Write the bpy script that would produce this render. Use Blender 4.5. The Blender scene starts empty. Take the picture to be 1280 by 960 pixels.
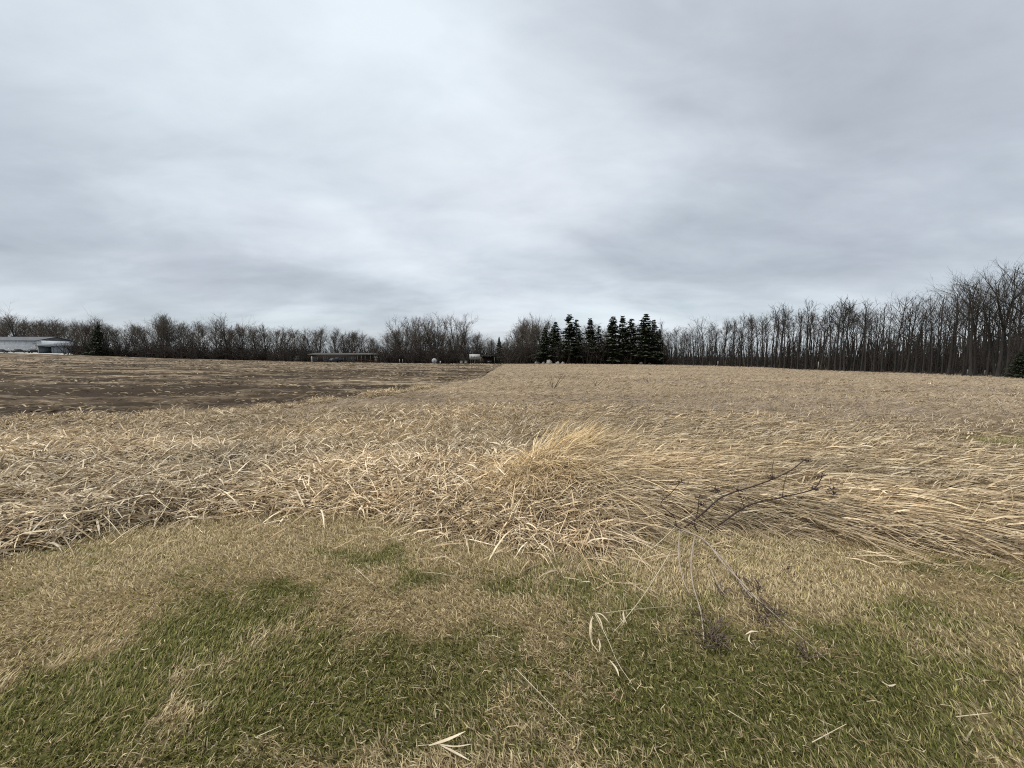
import bpy, math, random
import numpy as np
from math import radians as R, pi

rng = np.random.default_rng(7)
random.seed(7)
sc = bpy.context.scene
col = sc.collection

# ------------------------------------------------------------------ camera
EYE = 1.6
F = 481.0                      # focal length in pixels of a 1280 px wide frame
HOR = 446.0                    # row of the level line
PITCH = math.atan((480 - HOR) / F)
cd = bpy.data.cameras.new('camera')
cd.sensor_width = 36
cd.lens = 36 * F / 1280
cd.clip_start = 0.05
cd.clip_end = 6000
cam = bpy.data.objects.new('camera', cd)
cam.location = (0, 0, EYE)
cam.rotation_euler = (pi / 2 - PITCH, 0, 0)
col.objects.link(cam)
sc.camera = cam

# ------------------------------------------------------------------ sky
SUN_EL, SUN_AZ = 64, -115      # degrees; azimuth measured from the view direction, negative = left
w = bpy.data.worlds.new('World')
sc.world = w
w.use_nodes = True
nt = w.node_tree
nt.nodes.clear()


def N(tree, t, **kw):
    n = tree.nodes.new(t)
    for k, v in kw.items():
        if k.startswith('i_'):
            n.inputs[k[2:].replace('_', ' ')].default_value = v
        else:
            setattr(n, k, v)
    return n


def math_node(tree, op, a, b=None, c=None, clamp=False):
    n = tree.nodes.new('ShaderNodeMath')
    n.operation = op
    n.use_clamp = clamp
    for i, v in enumerate((a, b, c)):
        if v is None:
            continue
        if isinstance(v, (int, float)):
            n.inputs[i].default_value = v
        else:
            tree.links.new(v, n.inputs[i])
    return n.outputs[0]


def ramp(tree, fac, stops, interp='LINEAR'):
    r = tree.nodes.new('ShaderNodeValToRGB')
    r.color_ramp.interpolation = interp
    el = r.color_ramp.elements
    while len(el) < len(stops):
        el.new(0.5)
    for e, (p, c) in zip(el, stops):
        e.position = p
        e.color = (*c, 1) if len(c) == 3 else c
    tree.links.new(fac, r.inputs[0])
    return r.outputs[0]


L = nt.links.new
tc = N(nt, 'ShaderNodeTexCoord')
sep = N(nt, 'ShaderNodeSeparateXYZ')
L(tc.outputs['Generated'], sep.inputs[0])
zc = math_node(nt, 'ADD', math_node(nt, 'MAXIMUM', sep.outputs[2], 0.0), 0.24)
pxn = math_node(nt, 'DIVIDE', sep.outputs[0], zc)
pyn = math_node(nt, 'DIVIDE', sep.outputs[1], zc)
cmb = N(nt, 'ShaderNodeCombineXYZ')
L(pxn, cmb.inputs[0])
L(pyn, cmb.inputs[1])
mp = N(nt, 'ShaderNodeMapping')
mp.inputs['Rotation'].default_value = (0, 0, R(-35))
mp.inputs['Scale'].default_value = (0.72, 1.15, 1.0)
mp.inputs['Location'].default_value = (3.1, 1.7, 0.4)
L(cmb.outputs[0], mp.inputs[0])
n1 = N(nt, 'ShaderNodeTexNoise', i_Scale=0.55, i_Detail=5.0, i_Roughness=0.5, i_Distortion=0.35)
L(mp.outputs[0], n1.inputs['Vector'])
n2 = N(nt, 'ShaderNodeTexNoise', i_Scale=1.7, i_Detail=7.0, i_Roughness=0.52, i_Distortion=0.35)
L(mp.outputs[0], n2.inputs['Vector'])


def cloud_bump(cx, cy, sx, sy, rot, amp):
    """one broad lighter or darker part of the cloud deck, in cloud-deck coordinates"""
    c, s = math.cos(R(rot)), math.sin(R(rot))
    dx = math_node(nt, 'SUBTRACT', pxn, cx)
    dy = math_node(nt, 'SUBTRACT', pyn, cy)
    a = math_node(nt, 'DIVIDE', math_node(nt, 'ADD', math_node(nt, 'MULTIPLY', dx, c), math_node(nt, 'MULTIPLY', dy, s)), sx)
    b = math_node(nt, 'DIVIDE', math_node(nt, 'SUBTRACT', math_node(nt, 'MULTIPLY', dy, c), math_node(nt, 'MULTIPLY', dx, s)), sy)
    r2 = math_node(nt, 'ADD', math_node(nt, 'MULTIPLY', a, a), math_node(nt, 'MULTIPLY', b, b))
    return math_node(nt, 'MULTIPLY', math_node(nt, 'POWER', 2.718, math_node(nt, 'MULTIPLY', r2, -1.0)), amp)


n3 = N(nt, 'ShaderNodeTexNoise', i_Scale=3.6, i_Detail=8.0, i_Roughness=0.58, i_Distortion=0.45)
L(mp.outputs[0], n3.inputs['Vector'])
val = math_node(nt, 'ADD', math_node(nt, 'MULTIPLY', n1.outputs[0], 0.42), math_node(nt, 'MULTIPLY', math_node(nt, 'SUBTRACT', n2.outputs[0], 0.06), 0.56))
val = math_node(nt, 'ADD', val, math_node(nt, 'MULTIPLY', math_node(nt, 'SUBTRACT', n3.outputs[0], 0.5), 0.24))
for args in ((-0.30, 1.30, 0.95, 1.1, 15, 0.21),      # bright thinner cloud ahead and above
             (0.15, 1.7, 0.35, 0.5, 20, 0.06),
             (-1.7, 1.7, 0.8, 0.8, 30, -0.13),         # heavier cloud to the left
             (-1.2, 2.2, 1.0, 0.5, 10, -0.06),
             (1.0, 1.25, 0.8, 0.95, -25, -0.15),         # blue grey cloud to the right
             (0.6, 0.7, 0.7, 0.4, 0, -0.06),
             (0.7, 2.9, 1.8, 0.7, 0, 0.13)):
    val = math_node(nt, 'ADD', val, cloud_bump(*args))
ccol = ramp(nt, val, [(0.20, (0.335, 0.360, 0.400)), (0.40, (0.470, 0.502, 0.545)), (0.55, (0.610, 0.645, 0.685)), (0.75, (0.765, 0.800, 0.835))])
sky = N(nt, 'ShaderNodeTexSky', sky_type='NISHITA', sun_disc=False)
sky.sun_elevation = R(SUN_EL)
sky.sun_rotation = R(SUN_AZ)
bg1 = N(nt, 'ShaderNodeBackground', i_Strength=0.05)
L(sky.outputs[0], bg1.inputs[0])
nt4 = N(nt, 'ShaderNodeTexNoise', i_Scale=0.9, i_Detail=3.0)
mp4 = N(nt, 'ShaderNodeMapping'); mp4.inputs['Location'].default_value = (7.0, 2.0, 1.0)
L(cmb.outputs[0], mp4.inputs[0]); L(mp4.outputs[0], nt4.inputs['Vector'])
tint = ramp(nt, nt4.outputs[0], [(0.35, (0.965, 1.010, 1.015)), (0.65, (0.995, 1.002, 1.012))])
cm = N(nt, 'ShaderNodeMix', data_type='RGBA', blend_type='MULTIPLY'); cm.inputs[0].default_value = 1
L(ccol, cm.inputs[6]); L(tint, cm.inputs[7])
ccol = cm.outputs[2]
bg2 = N(nt, 'ShaderNodeBackground', i_Strength=0.362)
L(ccol, bg2.inputs[0])
mx = N(nt, 'ShaderNodeMixShader')
mx.inputs[0].default_value = 0.9
L(bg1.outputs[0], mx.inputs[1])
L(bg2.outputs[0], mx.inputs[2])
wo = N(nt, 'ShaderNodeOutputWorld')
L(mx.outputs[0], wo.inputs[0])

sl = bpy.data.lights.new('sun', 'SUN')
sl.energy = 1.5
sl.angle = R(25)
sl.color = (1.0, 0.96, 0.90)
so = bpy.data.objects.new('sun', sl)
# the lamp shines along its -Z: put it ahead of the camera, left and high
from mathutils import Vector
sd = Vector((math.sin(R(SUN_AZ)) * math.cos(R(SUN_EL)), math.cos(R(SUN_AZ)) * math.cos(R(SUN_EL)), math.sin(R(SUN_EL))))
so.rotation_euler = sd.to_track_quat('Z', 'Y').to_euler()
col.objects.link(so)

sc.view_settings.view_transform = 'Standard'
sc.view_settings.look = 'None'
sc.view_settings.gamma = 1
sc.view_settings.exposure = 1.72
sc.view_settings.use_curve_mapping = False
sc.render.engine = 'CYCLES'
sc.cycles.use_denoising = False
sc.cycles.filter_width = 1.1
sc.cycles.max_bounces = 6
sc.cycles.diffuse_bounces = 4
sc.cycles.transmission_bounces = 4
sc.cycles.use_adaptive_sampling = False


# ------------------------------------------------------------------ helpers
def at(x, y, D):
    """a picture point (1280 px frame) at depth D in front of the camera -> world point"""
    u, v = (x - 640) / F, (480 - y) / F
    dy = math.cos(PITCH) + v * math.sin(PITCH)
    dz = -math.sin(PITCH) + v * math.cos(PITCH)
    k = D / dy
    return np.array((u * k, D, EYE + dz * k))


def gp(x, y, z=0.0):
    """the point of level ground (height z) seen at that picture point"""
    u, v = (x - 640) / F, (480 - y) / F
    dy = math.cos(PITCH) + v * math.sin(PITCH)
    dz = -math.sin(PITCH) + v * math.cos(PITCH)
    k = (z - EYE) / dz
    return np.array((u * k, dy * k))


def _hash(ix, iy, seed):
    h = (ix.astype(np.int64) * 374761393 + iy.astype(np.int64) * 668265263 + seed * 974711) & 0x7fffffff
    h = ((h ^ (h >> 13)) * 1274126177) & 0x7fffffff
    h = h ^ (h >> 16)
    return (h & 0xffff) / 65535.0


def vnoise(x, y, seed=0):
    x = np.asarray(x, float); y = np.asarray(y, float)
    ix, iy = np.floor(x), np.floor(y)
    fx, fy = x - ix, y - iy
    fx = fx * fx * (3 - 2 * fx); fy = fy * fy * (3 - 2 * fy)
    a = _hash(ix, iy, seed); b = _hash(ix + 1, iy, seed)
    c = _hash(ix, iy + 1, seed); d = _hash(ix + 1, iy + 1, seed)
    return (a * (1 - fx) + b * fx) * (1 - fy) + (c * (1 - fx) + d * fx) * fy


def fbm(x, y, seed=0, octaves=4, gain=0.5):
    s = 0; a = 1; t = 0
    for o in range(octaves):
        s = s + a * vnoise(np.asarray(x) * 2 ** o + 17.3 * o, np.asarray(y) * 2 ** o - 9.1 * o, seed + o)
        t += a
        a *= gain
    return s / t


def smooth(e0, e1, x):
    t = np.clip((x - e0) / (e1 - e0), 0, 1)
    return t * t * (3 - 2 * t)


def tag(o, label=None, cat=None, group=None, kind=None):
    if label: o['label'] = label
    if cat: o['category'] = cat
    if group: o['group'] = group
    if kind: o['kind'] = kind
    return o


def fast_mesh(name, V, loops, starts, C=None, smooth_shade=False):
    me = bpy.data.meshes.new(name)
    V = np.ascontiguousarray(V, dtype=np.float32)
    me.vertices.add(len(V))
    me.vertices.foreach_set('co', V.ravel())
    loops = np.ascontiguousarray(loops, dtype=np.int32)
    starts = np.ascontiguousarray(starts, dtype=np.int32)
    me.loops.add(len(loops))
    me.loops.foreach_set('vertex_index', loops)
    me.polygons.add(len(starts))
    me.polygons.foreach_set('loop_start', starts)
    if smooth_shade:
        me.polygons.foreach_set('use_smooth', np.ones(len(starts), dtype=bool))
    if C is not None:
        at_ = me.attributes.new('col', 'FLOAT_COLOR', 'POINT')
        rgba = np.ones((len(V), 4), dtype=np.float32)
        rgba[:, :3] = C
        at_.data.foreach_set('color', rgba.ravel())
    me.update(calc_edges=True)
    return me


def link(name, me, mat, parent=None, loc=None):
    o = bpy.data.objects.new(name, me)
    col.objects.link(o)
    if me is not None and mat is not None and not me.materials:
        me.materials.append(mat)
    if parent is not None:
        o.parent = parent
    if loc is not None:
        o.location = loc
    return o


def grid_mesh(name, V, nr, nc, C=None):
    """V in row-major (nr, nc) order"""
    i = np.arange((nr - 1) * (nc - 1))
    r, c = i // (nc - 1), i % (nc - 1)
    a = r * nc + c
    q = np.stack([a, a + 1, a + nc + 1, a + nc], 1)
    return fast_mesh(name, V, q.ravel(), np.arange(len(q)) * 4, C, True)


def ribbons(name, P, W, S, C):
    """P (n,k,3) centre lines, W (n,k) widths, S (n,3) or (n,k,3) across direction, C (n,3) or (n,k,3)"""
    n, k, _ = P.shape
    if S.ndim == 2:
        S = np.repeat(S[:, None, :], k, 1)
    if C.ndim == 2:
        C = np.repeat(C[:, None, :], k, 1)
    m = 2 * (k - 1) + 1
    V = np.zeros((n, m, 3), np.float32); VC = np.zeros((n, m, 3), np.float32)
    off = S * (W[..., None] * 0.5)
    V[:, 0:2 * (k - 1):2] = (P - off)[:, :k - 1]
    V[:, 1:2 * (k - 1):2] = (P + off)[:, :k - 1]
    V[:, -1] = P[:, -1]
    VC[:, 0:2 * (k - 1):2] = C[:, :k - 1]
    VC[:, 1:2 * (k - 1):2] = C[:, :k - 1]
    VC[:, -1] = C[:, -1]
    pat, st = [], []
    for j in range(k - 2):
        st.append(len(pat)); pat += [2 * j, 2 * j + 1, 2 * j + 3, 2 * j + 2]
    st.append(len(pat)); pat += [2 * (k - 2), 2 * (k - 2) + 1, m - 1]
    pat = np.array(pat); st = np.array(st)
    base = np.arange(n)[:, None]
    loops = (base * m + pat[None]).ravel()
    starts = (base * len(pat) + st[None]).ravel()
    return fast_mesh(name, V.reshape(-1, 3), loops, starts, VC.reshape(-1, 3), False)


class Tubes:
    """collects tapered tubes, boxes and loose faces into one mesh"""
    def __init__(self):
        self.V = []; self.Fc = []; self.n = 0

    def tube(self, pts, rad, sides=5, cap=False):
        P = np.asarray(pts, float); k = len(P)
        T = np.gradient(P, axis=0)
        T /= np.linalg.norm(T, axis=1)[:, None] + 1e-9
        ref = np.array((0, 0, 1.0)) if abs(T[0][2]) < 0.9 else np.array((1.0, 0, 0))
        A = np.cross(T, ref); A /= np.linalg.norm(A, axis=1)[:, None] + 1e-9
        B = np.cross(T, A)
        ang = np.arange(sides) * 2 * pi / sides
        r = np.asarray(rad, float)[:, None, None]
        ring = P[:, None, :] + r * (A[:, None, :] * np.cos(ang)[None, :, None] + B[:, None, :] * np.sin(ang)[None, :, None])
        self.V.append(ring.reshape(-1, 3))
        b = self.n
        for j in range(k - 1):
            for s in range(sides):
                s2 = (s + 1) % sides
                self.Fc.append((b + j * sides + s, b + j * sides + s2, b + (j + 1) * sides + s2, b + (j + 1) * sides + s))
        if cap:
            self.Fc.append(tuple(b + (k - 1) * sides + s for s in range(sides)))
            self.Fc.append(tuple(b + s for s in range(sides))[::-1])
        self.n += k * sides
        return self

    def face(self, pts):
        self.V.append(np.asarray(pts, float))
        self.Fc.append(tuple(range(self.n, self.n + len(pts))))
        self.n += len(pts)

    def box(self, x0, x1, y0, y1, z0, z1):
        v = [(x, y, z) for z in (z0, z1) for y in (y0, y1) for x in (x0, x1)]
        self.V.append(np.array(v, float)); b = self.n
        for f in ((0, 2, 3, 1), (4, 5, 7, 6), (0, 1, 5, 4), (2, 6, 7, 3), (0, 4, 6, 2), (1, 3, 7, 5)):
            self.Fc.append(tuple(b + i for i in f))
        self.n += 8
        return self

    def prism(self, prof, y0, y1):
        """profile in xz swept along y"""
        m = len(prof); b = self.n
        self.V.append(np.array([(x, y0, z) for x, z in prof] + [(x, y1, z) for x, z in prof], float))
        self.Fc.append(tuple(b + i for i in range(m)))
        self.Fc.append(tuple(b + m + i for i in range(m))[::-1])
        for i in range(m):
            j = (i + 1) % m
            self.Fc.append((b + i, b + m + i, b + m + j, b + j))
        self.n += 2 * m
        return self

    def mesh(self, name, smooth_shade=True):
        V = np.concatenate(self.V)
        loops = np.concatenate([np.array(f) for f in self.Fc])
        ln = np.array([len(f) for f in self.Fc])
        st = np.concatenate([[0], np.cumsum(ln)[:-1]])
        return fast_mesh(name, V, loops, st, None, smooth_shade)


# ------------------------------------------------------------------ materials
def mat_new(name):
    m = bpy.data.materials.new(name)
    m.use_nodes = True
    t = m.node_tree
    t.nodes.clear()
    return m, t


def mat_blades(name, trans=0.3, rough=0.75, noise=60.0, spec=0.25):
    m, t = mat_new(name)
    a = N(t, 'ShaderNodeAttribute', attribute_name='col')
    g = N(t, 'ShaderNodeNewGeometry')
    no = N(t, 'ShaderNodeTexNoise', i_Scale=noise, i_Detail=2.0)
    t.links.new(g.outputs['Position'], no.inputs['Vector'])
    f = ramp(t, no.outputs[0], [(0.3, (0.72, 0.70, 0.68)), (0.7, (1.15, 1.13, 1.1))])
    mu = N(t, 'ShaderNodeMix', data_type='RGBA', blend_type='MULTIPLY')
    mu.inputs[0].default_value = 1
    t.links.new(a.outputs['Color'], mu.inputs[6]); t.links.new(f, mu.inputs[7])
    p = N(t, 'ShaderNodeBsdfPrincipled', i_Roughness=rough)
    p.inputs['Specular IOR Level'].default_value = spec
    t.links.new(mu.outputs[2], p.inputs['Base Color'])
    tr = N(t, 'ShaderNodeBsdfTranslucent')
    t.links.new(mu.outputs[2], tr.inputs[0])
    mix = N(t, 'ShaderNodeMixShader'); mix.inputs[0].default_value = trans
    t.links.new(p.outputs[0], mix.inputs[1]); t.links.new(tr.outputs[0], mix.inputs[2])
    o = N(t, 'ShaderNodeOutputMaterial')
    t.links.new(mix.outputs[0], o.inputs[0])
    return m


def mat_plain(name, c1, c2, scale=4.0, rough=0.85, bump=0.0, stretch=(1, 1, 1), detail=4.0, metallic=0.0):
    m, t = mat_new(name)
    g = N(t, 'ShaderNodeTexCoord')
    mpn = N(t, 'ShaderNodeMapping'); mpn.inputs['Scale'].default_value = stretch
    t.links.new(g.outputs['Object'], mpn.inputs[0])
    no = N(t, 'ShaderNodeTexNoise', i_Scale=scale, i_Detail=detail, i_Roughness=0.6)
    t.links.new(mpn.outputs[0], no.inputs['Vector'])
    c = ramp(t, no.outputs[0], [(0.32, c1), (0.68, c2)])
    p = N(t, 'ShaderNodeBsdfPrincipled', i_Roughness=rough)
    p.inputs['Specular IOR Level'].default_value = 0.25
    p.inputs['Metallic'].default_value = metallic
    t.links.new(c, p.inputs['Base Color'])
    if bump:
        b = N(t, 'ShaderNodeBump'); b.inputs['Strength'].default_value = bump
        t.links.new(no.outputs[0], b.inputs['Height']); t.links.new(b.outputs[0], p.inputs['Normal'])
    o = N(t, 'ShaderNodeOutputMaterial')
    t.links.new(p.outputs[0], o.inputs[0])
    return m


def mat_ground():
    m, t = mat_new('ground_soil_and_thatch')
    a = N(t, 'ShaderNodeAttribute', attribute_name='col')
    g = N(t, 'ShaderNodeNewGeometry')
    no = N(t, 'ShaderNodeTexNoise', i_Scale=9.0, i_Detail=8.0, i_Roughness=0.7)
    t.links.new(g.outputs['Position'], no.inputs['Vector'])
    n2_ = N(t, 'ShaderNodeTexNoise', i_Scale=70.0, i_Detail=4.0, i_Roughness=0.7)
    t.links.new(g.outputs['Position'], n2_.inputs['Vector'])
    f = ramp(t, math_node(t, 'ADD', math_node(t, 'MULTIPLY', no.outputs[0], 0.5), math_node(t, 'MULTIPLY', n2_.outputs[0], 0.5)),
             [(0.35, (0.45, 0.43, 0.40)), (0.65, (1.35, 1.32, 1.28))])
    mu = N(t, 'ShaderNodeMix', data_type='RGBA', blend_type='MULTIPLY'); mu.inputs[0].default_value = 1
    t.links.new(a.outputs['Color'], mu.inputs[6]); t.links.new(f, mu.inputs[7])
    p = N(t, 'ShaderNodeBsdfPrincipled', i_Roughness=0.95)
    p.inputs['Specular IOR Level'].default_value = 0.1
    t.links.new(mu.outputs[2], p.inputs['Base Color'])
    b = N(t, 'ShaderNodeBump'); b.inputs['Strength'].default_value = 0.6; b.inputs['Distance'].default_value = 0.03
    t.links.new(n2_.outputs[0], b.inputs['Height']); t.links.new(b.outputs[0], p.inputs['Normal'])
    o = N(t, 'ShaderNodeOutputMaterial')
    t.links.new(p.outputs[0], o.inputs[0])
    return m


def mat_field():
    """tilled soil with straw-coloured crop residue lying in streaks along the rows"""
    m, t = mat_new('tilled_soil_with_residue')
    g = N(t, 'ShaderNodeNewGeometry')
    mp1 = N(t, 'ShaderNodeMapping'); mp1.inputs['Scale'].default_value = (0.35, 1.6, 1.0)
    mp1.inputs['Rotation'].default_value = (0, 0, R(-4))
    t.links.new(g.outputs['Position'], mp1.inputs[0])
    na = N(t, 'ShaderNodeTexNoise', i_Scale=0.95, i_Detail=6.0, i_Roughness=0.65)
    t.links.new(mp1.outputs[0], na.inputs['Vector'])
    nd = N(t, 'ShaderNodeTexNoise', i_Scale=0.27, i_Detail=3.0, i_Roughness=0.6)
    t.links.new(mp1.outputs[0], nd.inputs['Vector'])
    nb = N(t, 'ShaderNodeTexNoise', i_Scale=6.0, i_Detail=6.0, i_Roughness=0.75)
    t.links.new(mp1.outputs[0], nb.inputs['Vector'])
    v = math_node(t, 'ADD', math_node(t, 'MULTIPLY', na.outputs[0], 0.45), math_node(t, 'MULTIPLY', nb.outputs[0], 0.20))
    v = math_node(t, 'ADD', v, math_node(t, 'MULTIPLY', nd.outputs[0], 0.35))
    a = N(t, 'ShaderNodeAttribute', attribute_name='col')
    v = math_node(t, 'ADD', v, math_node(t, 'SUBTRACT', a.outputs['Fac'], 0.5))
    c = ramp(t, v, [(0.41, (0.034, 0.025, 0.017)), (0.475, (0.082, 0.062, 0.042)), (0.53, (0.18, 0.143, 0.098)), (0.66, (0.33, 0.27, 0.185))])
    p = N(t, 'ShaderNodeBsdfPrincipled', i_Roughness=0.95)
    p.inputs['Specular IOR Level'].default_value = 0.1
    t.links.new(c, p.inputs['Base Color'])
    b = N(t, 'ShaderNodeBump'); b.inputs['Strength'].default_value = 0.8; b.inputs['Distance'].default_value = 0.06
    t.links.new(nb.outputs[0], b.inputs['Height']); t.links.new(b.outputs[0], p.inputs['Normal'])
    o = N(t, 'ShaderNodeOutputMaterial')
    t.links.new(p.outputs[0], o.inputs[0])
    return m


M_lawn = mat_blades('lawn_blades', 0.40)
M_reed = mat_blades('dry_reed_leaves', 0.25, 0.6, 25.0, 0.35)
M_mead = mat_blades('dry_meadow_grass', 0.2, 0.8, 6.0)
M_ground = mat_ground()
M_field = mat_field()
M_bark_wood = mat_plain('dark_bark', (0.017, 0.016, 0.0145), (0.040, 0.036, 0.032), 3.0, 0.9, 0.3, (3, 3, 0.5))
M_twig_wood = mat_plain('dark_twigs', (0.036, 0.031, 0.027), (0.066, 0.057, 0.048), 1.0)
M_bark_far = mat_plain('grey_brown_bark', (0.034, 0.030, 0.026), (0.066, 0.057, 0.048), 3.0, 0.9, 0.3, (3, 3, 0.5))
M_twig_far = mat_plain('grey_brown_twigs', (0.068, 0.057, 0.047), (0.118, 0.098, 0.078), 1.0)
M_brush = mat_plain('brush_stems', (0.024, 0.020, 0.017), (0.052, 0.042, 0.034), 0.6)
M_needle = mat_plain('dark_spruce_needles', (0.014, 0.021, 0.011), (0.046, 0.056, 0.030), 1.2)
M_needle_l = mat_plain('dull_spruce_needles', (0.020, 0.026, 0.016), (0.042, 0.050, 0.030), 1.2)
M_bark_sp = mat_plain('spruce_bark', (0.05, 0.04, 0.032), (0.10, 0.08, 0.065), 3.0, 0.9, 0.3, (3, 3, 0.5))
M_white = mat_plain('white_painted_metal', (0.52, 0.55, 0.59), (0.62, 0.65, 0.68), 0.6, 0.6)
M_white2 = mat_plain('chalk_white_paint', (0.26, 0.262, 0.26), (0.36, 0.36, 0.355), 1.0, 0.6)
M_roofgrey = mat_plain('grey_metal_roof', (0.065, 0.072, 0.08), (0.10, 0.108, 0.118), 0.5, 0.9)
M_bluegrey = mat_plain('blue_grey_siding', (0.11, 0.14, 0.17), (0.17, 0.20, 0.235), 0.7, 0.6)
M_bay_shade = mat_plain('bay_shade', (0.012, 0.012, 0.014), (0.02, 0.02, 0.022), 1.0, 0.9)
M_brown = mat_plain('brown_siding', (0.045, 0.032, 0.025), (0.075, 0.055, 0.043), 1.0, 0.8)
M_redbrown = mat_plain('red_brown_brick', (0.075, 0.040, 0.030), (0.11, 0.062, 0.047), 2.0, 0.9)
M_shingle = mat_plain('pale_grey_shingles', (0.040, 0.038, 0.034), (0.070, 0.067, 0.060), 2.0, 0.9)
M_shingle_d = mat_plain('dark_shingles', (0.05, 0.05, 0.055), (0.09, 0.09, 0.095), 2.0, 0.9)
M_glass = mat_plain('window_glass', (0.05, 0.06, 0.07), (0.09, 0.10, 0.11), 0.5, 0.15)
M_car = mat_plain('dark_car_paint', (0.012, 0.013, 0.016), (0.02, 0.021, 0.024), 1.0, 0.25)
M_tyre = mat_plain('tyre_rubber', (0.015, 0.015, 0.015), (0.03, 0.03, 0.03), 3.0, 0.9)
M_gravel = mat_plain('pale_gravel', (0.33, 0.31, 0.28), (0.45, 0.43, 0.39), 2.0, 0.95)
M_stone = mat_plain('pale_stone', (0.12, 0.115, 0.10), (0.25, 0.24, 0.21), 3.0, 0.9, 0.4)
M_stemdark = mat_plain('dark_weed_stem', (0.022, 0.015, 0.012), (0.050, 0.034, 0.027), 20.0, 0.8)
M_stempale = mat_plain('pale_dry_stem', (0.30, 0.25, 0.17), (0.50, 0.43, 0.31), 12.0, 0.7)
M_stemgrey = mat_plain('grey_weed_stem', (0.19, 0.155, 0.125), (0.32, 0.27, 0.215), 12.0, 0.8)
M_seed = mat_plain('dark_seed_head', (0.035, 0.026, 0.026), (0.085, 0.066, 0.062), 30.0, 0.9)
M_seedgrey = mat_plain('purple_grey_seed_head', (0.060, 0.044, 0.033), (0.12, 0.09, 0.066), 30.0, 0.9)
M_post = mat_plain('weathered_wood', (0.10, 0.09, 0.075), (0.16, 0.145, 0.12), 3.0, 0.9)

# ------------------------------------------------------------------ terrain
EDGE = np.array([  # picture column, row of the field's far edge, depth in metres
    (-700, 434, 190), (-200, 437, 172), (0, 441, 150), (100, 444, 141), (200, 448, 135), (400, 453, 128), (560, 455, 122), (640, 455, 112),
    (700, 455, 103), (820, 456, 103), (900, 458, 95), (960, 460, 85), (1000, 462.5, 77), (1060, 464.5, 70), (1100, 466, 64),
    (1160, 468, 55), (1200, 470, 50), (1240, 471.5, 46), (1280, 473.5, 43), (1400, 477, 38), (1900, 482, 36)], float)
EU = (EDGE[:, 0] - 640) / F
EZ = np.array([at(a, b, d)[2] for a, b, d in EDGE])


def edge_depth(u): return np.interp(u, EU, EDGE[:, 2])
def edge_z(u): return np.interp(u, EU, EZ)


def terrain(x, y):
    x = np.asarray(x, float); y = np.asarray(y, float)
    u = x / np.maximum(y, 1.0)
    t = np.clip(np.maximum(y, 0) / edge_depth(u), 0, 1)
    z = edge_z(u) * t ** 1.8
    return z + 0.10 * (fbm(x * 0.09, y * 0.09, 5, 3) - 0.5) * smooth(6, 20, np.hypot(x, y))


# border between the mown lawn and the lodged reeds
_rb = np.array([gp(*p) for p in ((-420, 760), (-120, 722), (0, 702), (60, 688), (130, 668), (200, 657), (300, 651), (400, 646), (480, 652), (540, 669), (600, 680),
                                 (700, 692), (760, 692), (800, 668), (850, 660), (930, 668), (1000, 674), (1100, 682), (1200, 691), (1280, 698), (1400, 712), (1700, 745))])
_rb = _rb[np.argsort(_rb[:, 0])]


def reed_edge(x):
    return np.interp(x, _rb[:, 0], _rb[:, 1]) + 0.24 * (fbm(np.asarray(x) * 3.0, np.asarray(x) * 0 + 3.3, 9, 3, 0.6) - 0.5)


# border of the ploughed field: near side on the left, then running away from the camera
_fb = np.array([(-60.0, 7.9), (-30.0, 8.2), (-13.5, 9.2), (-10.0, 10.6), (-7.0, 13.0), (-5.5, 16.0), (-3.9, 22.0), (-1.8, 34.0), (-0.6, 50.0), (-1.2, 85.0), (-2.5, 125.0)])


def field_near(x): return np.interp(x, _fb[:, 0], _fb[:, 1])
def field_right(y): return np.interp(y, _fb[1:, 1], _fb[1:, 0]) + 2.2 * (fbm(np.asarray(y) * 0.45, np.asarray(y) * 0 + 1.7, 137, 3, 0.6) - 0.5) * smooth(11, 26, np.asarray(y))


def in_field(x, y):
    return (y > 7.9) & (x < field_right(y)) & (y > field_near(np.minimum(x, -2.2)))


PEAK = gp(668, 618)


def mat_h(x, y):
    """thickness of the lodged reed mat"""
    x = np.asarray(x, float); y = np.asarray(y, float)
    d = y - reed_edge(x)
    h = smooth(-0.05, 0.7, d) * (0.12 + 0.16 * (fbm(x * 1.1, y * 1.4, 21, 3) - 0.35))
    h = h * (1 - 0.65 * smooth(5.5, 8, y))
    px, py = x - PEAK[0], y - PEAK[1]
    h = h + smooth(0, 0.3, d) * (0.11 * np.exp(-((px - 0.15) ** 2 / 0.16 + (py - 0.25) ** 2 / 0.4)) + 0.08 * np.exp(-((px - 0.9) ** 2 / 0.9 + (py - 0.2) ** 2 / 0.6)))
    return np.maximum(h, 0) * (~in_field(x, y))


MOWN = gp(1300, 562)


def mown(x, y):
    """a second mown patch beyond the reeds at the right"""
    return np.exp(-(((x - MOWN[0] - 0.5) / 2.0) ** 2 + ((y - MOWN[1] - .2) / 0.95) ** 2)) * (fbm(x * 1.5, y * 1.5, 61, 2) + 0.75)


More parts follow.
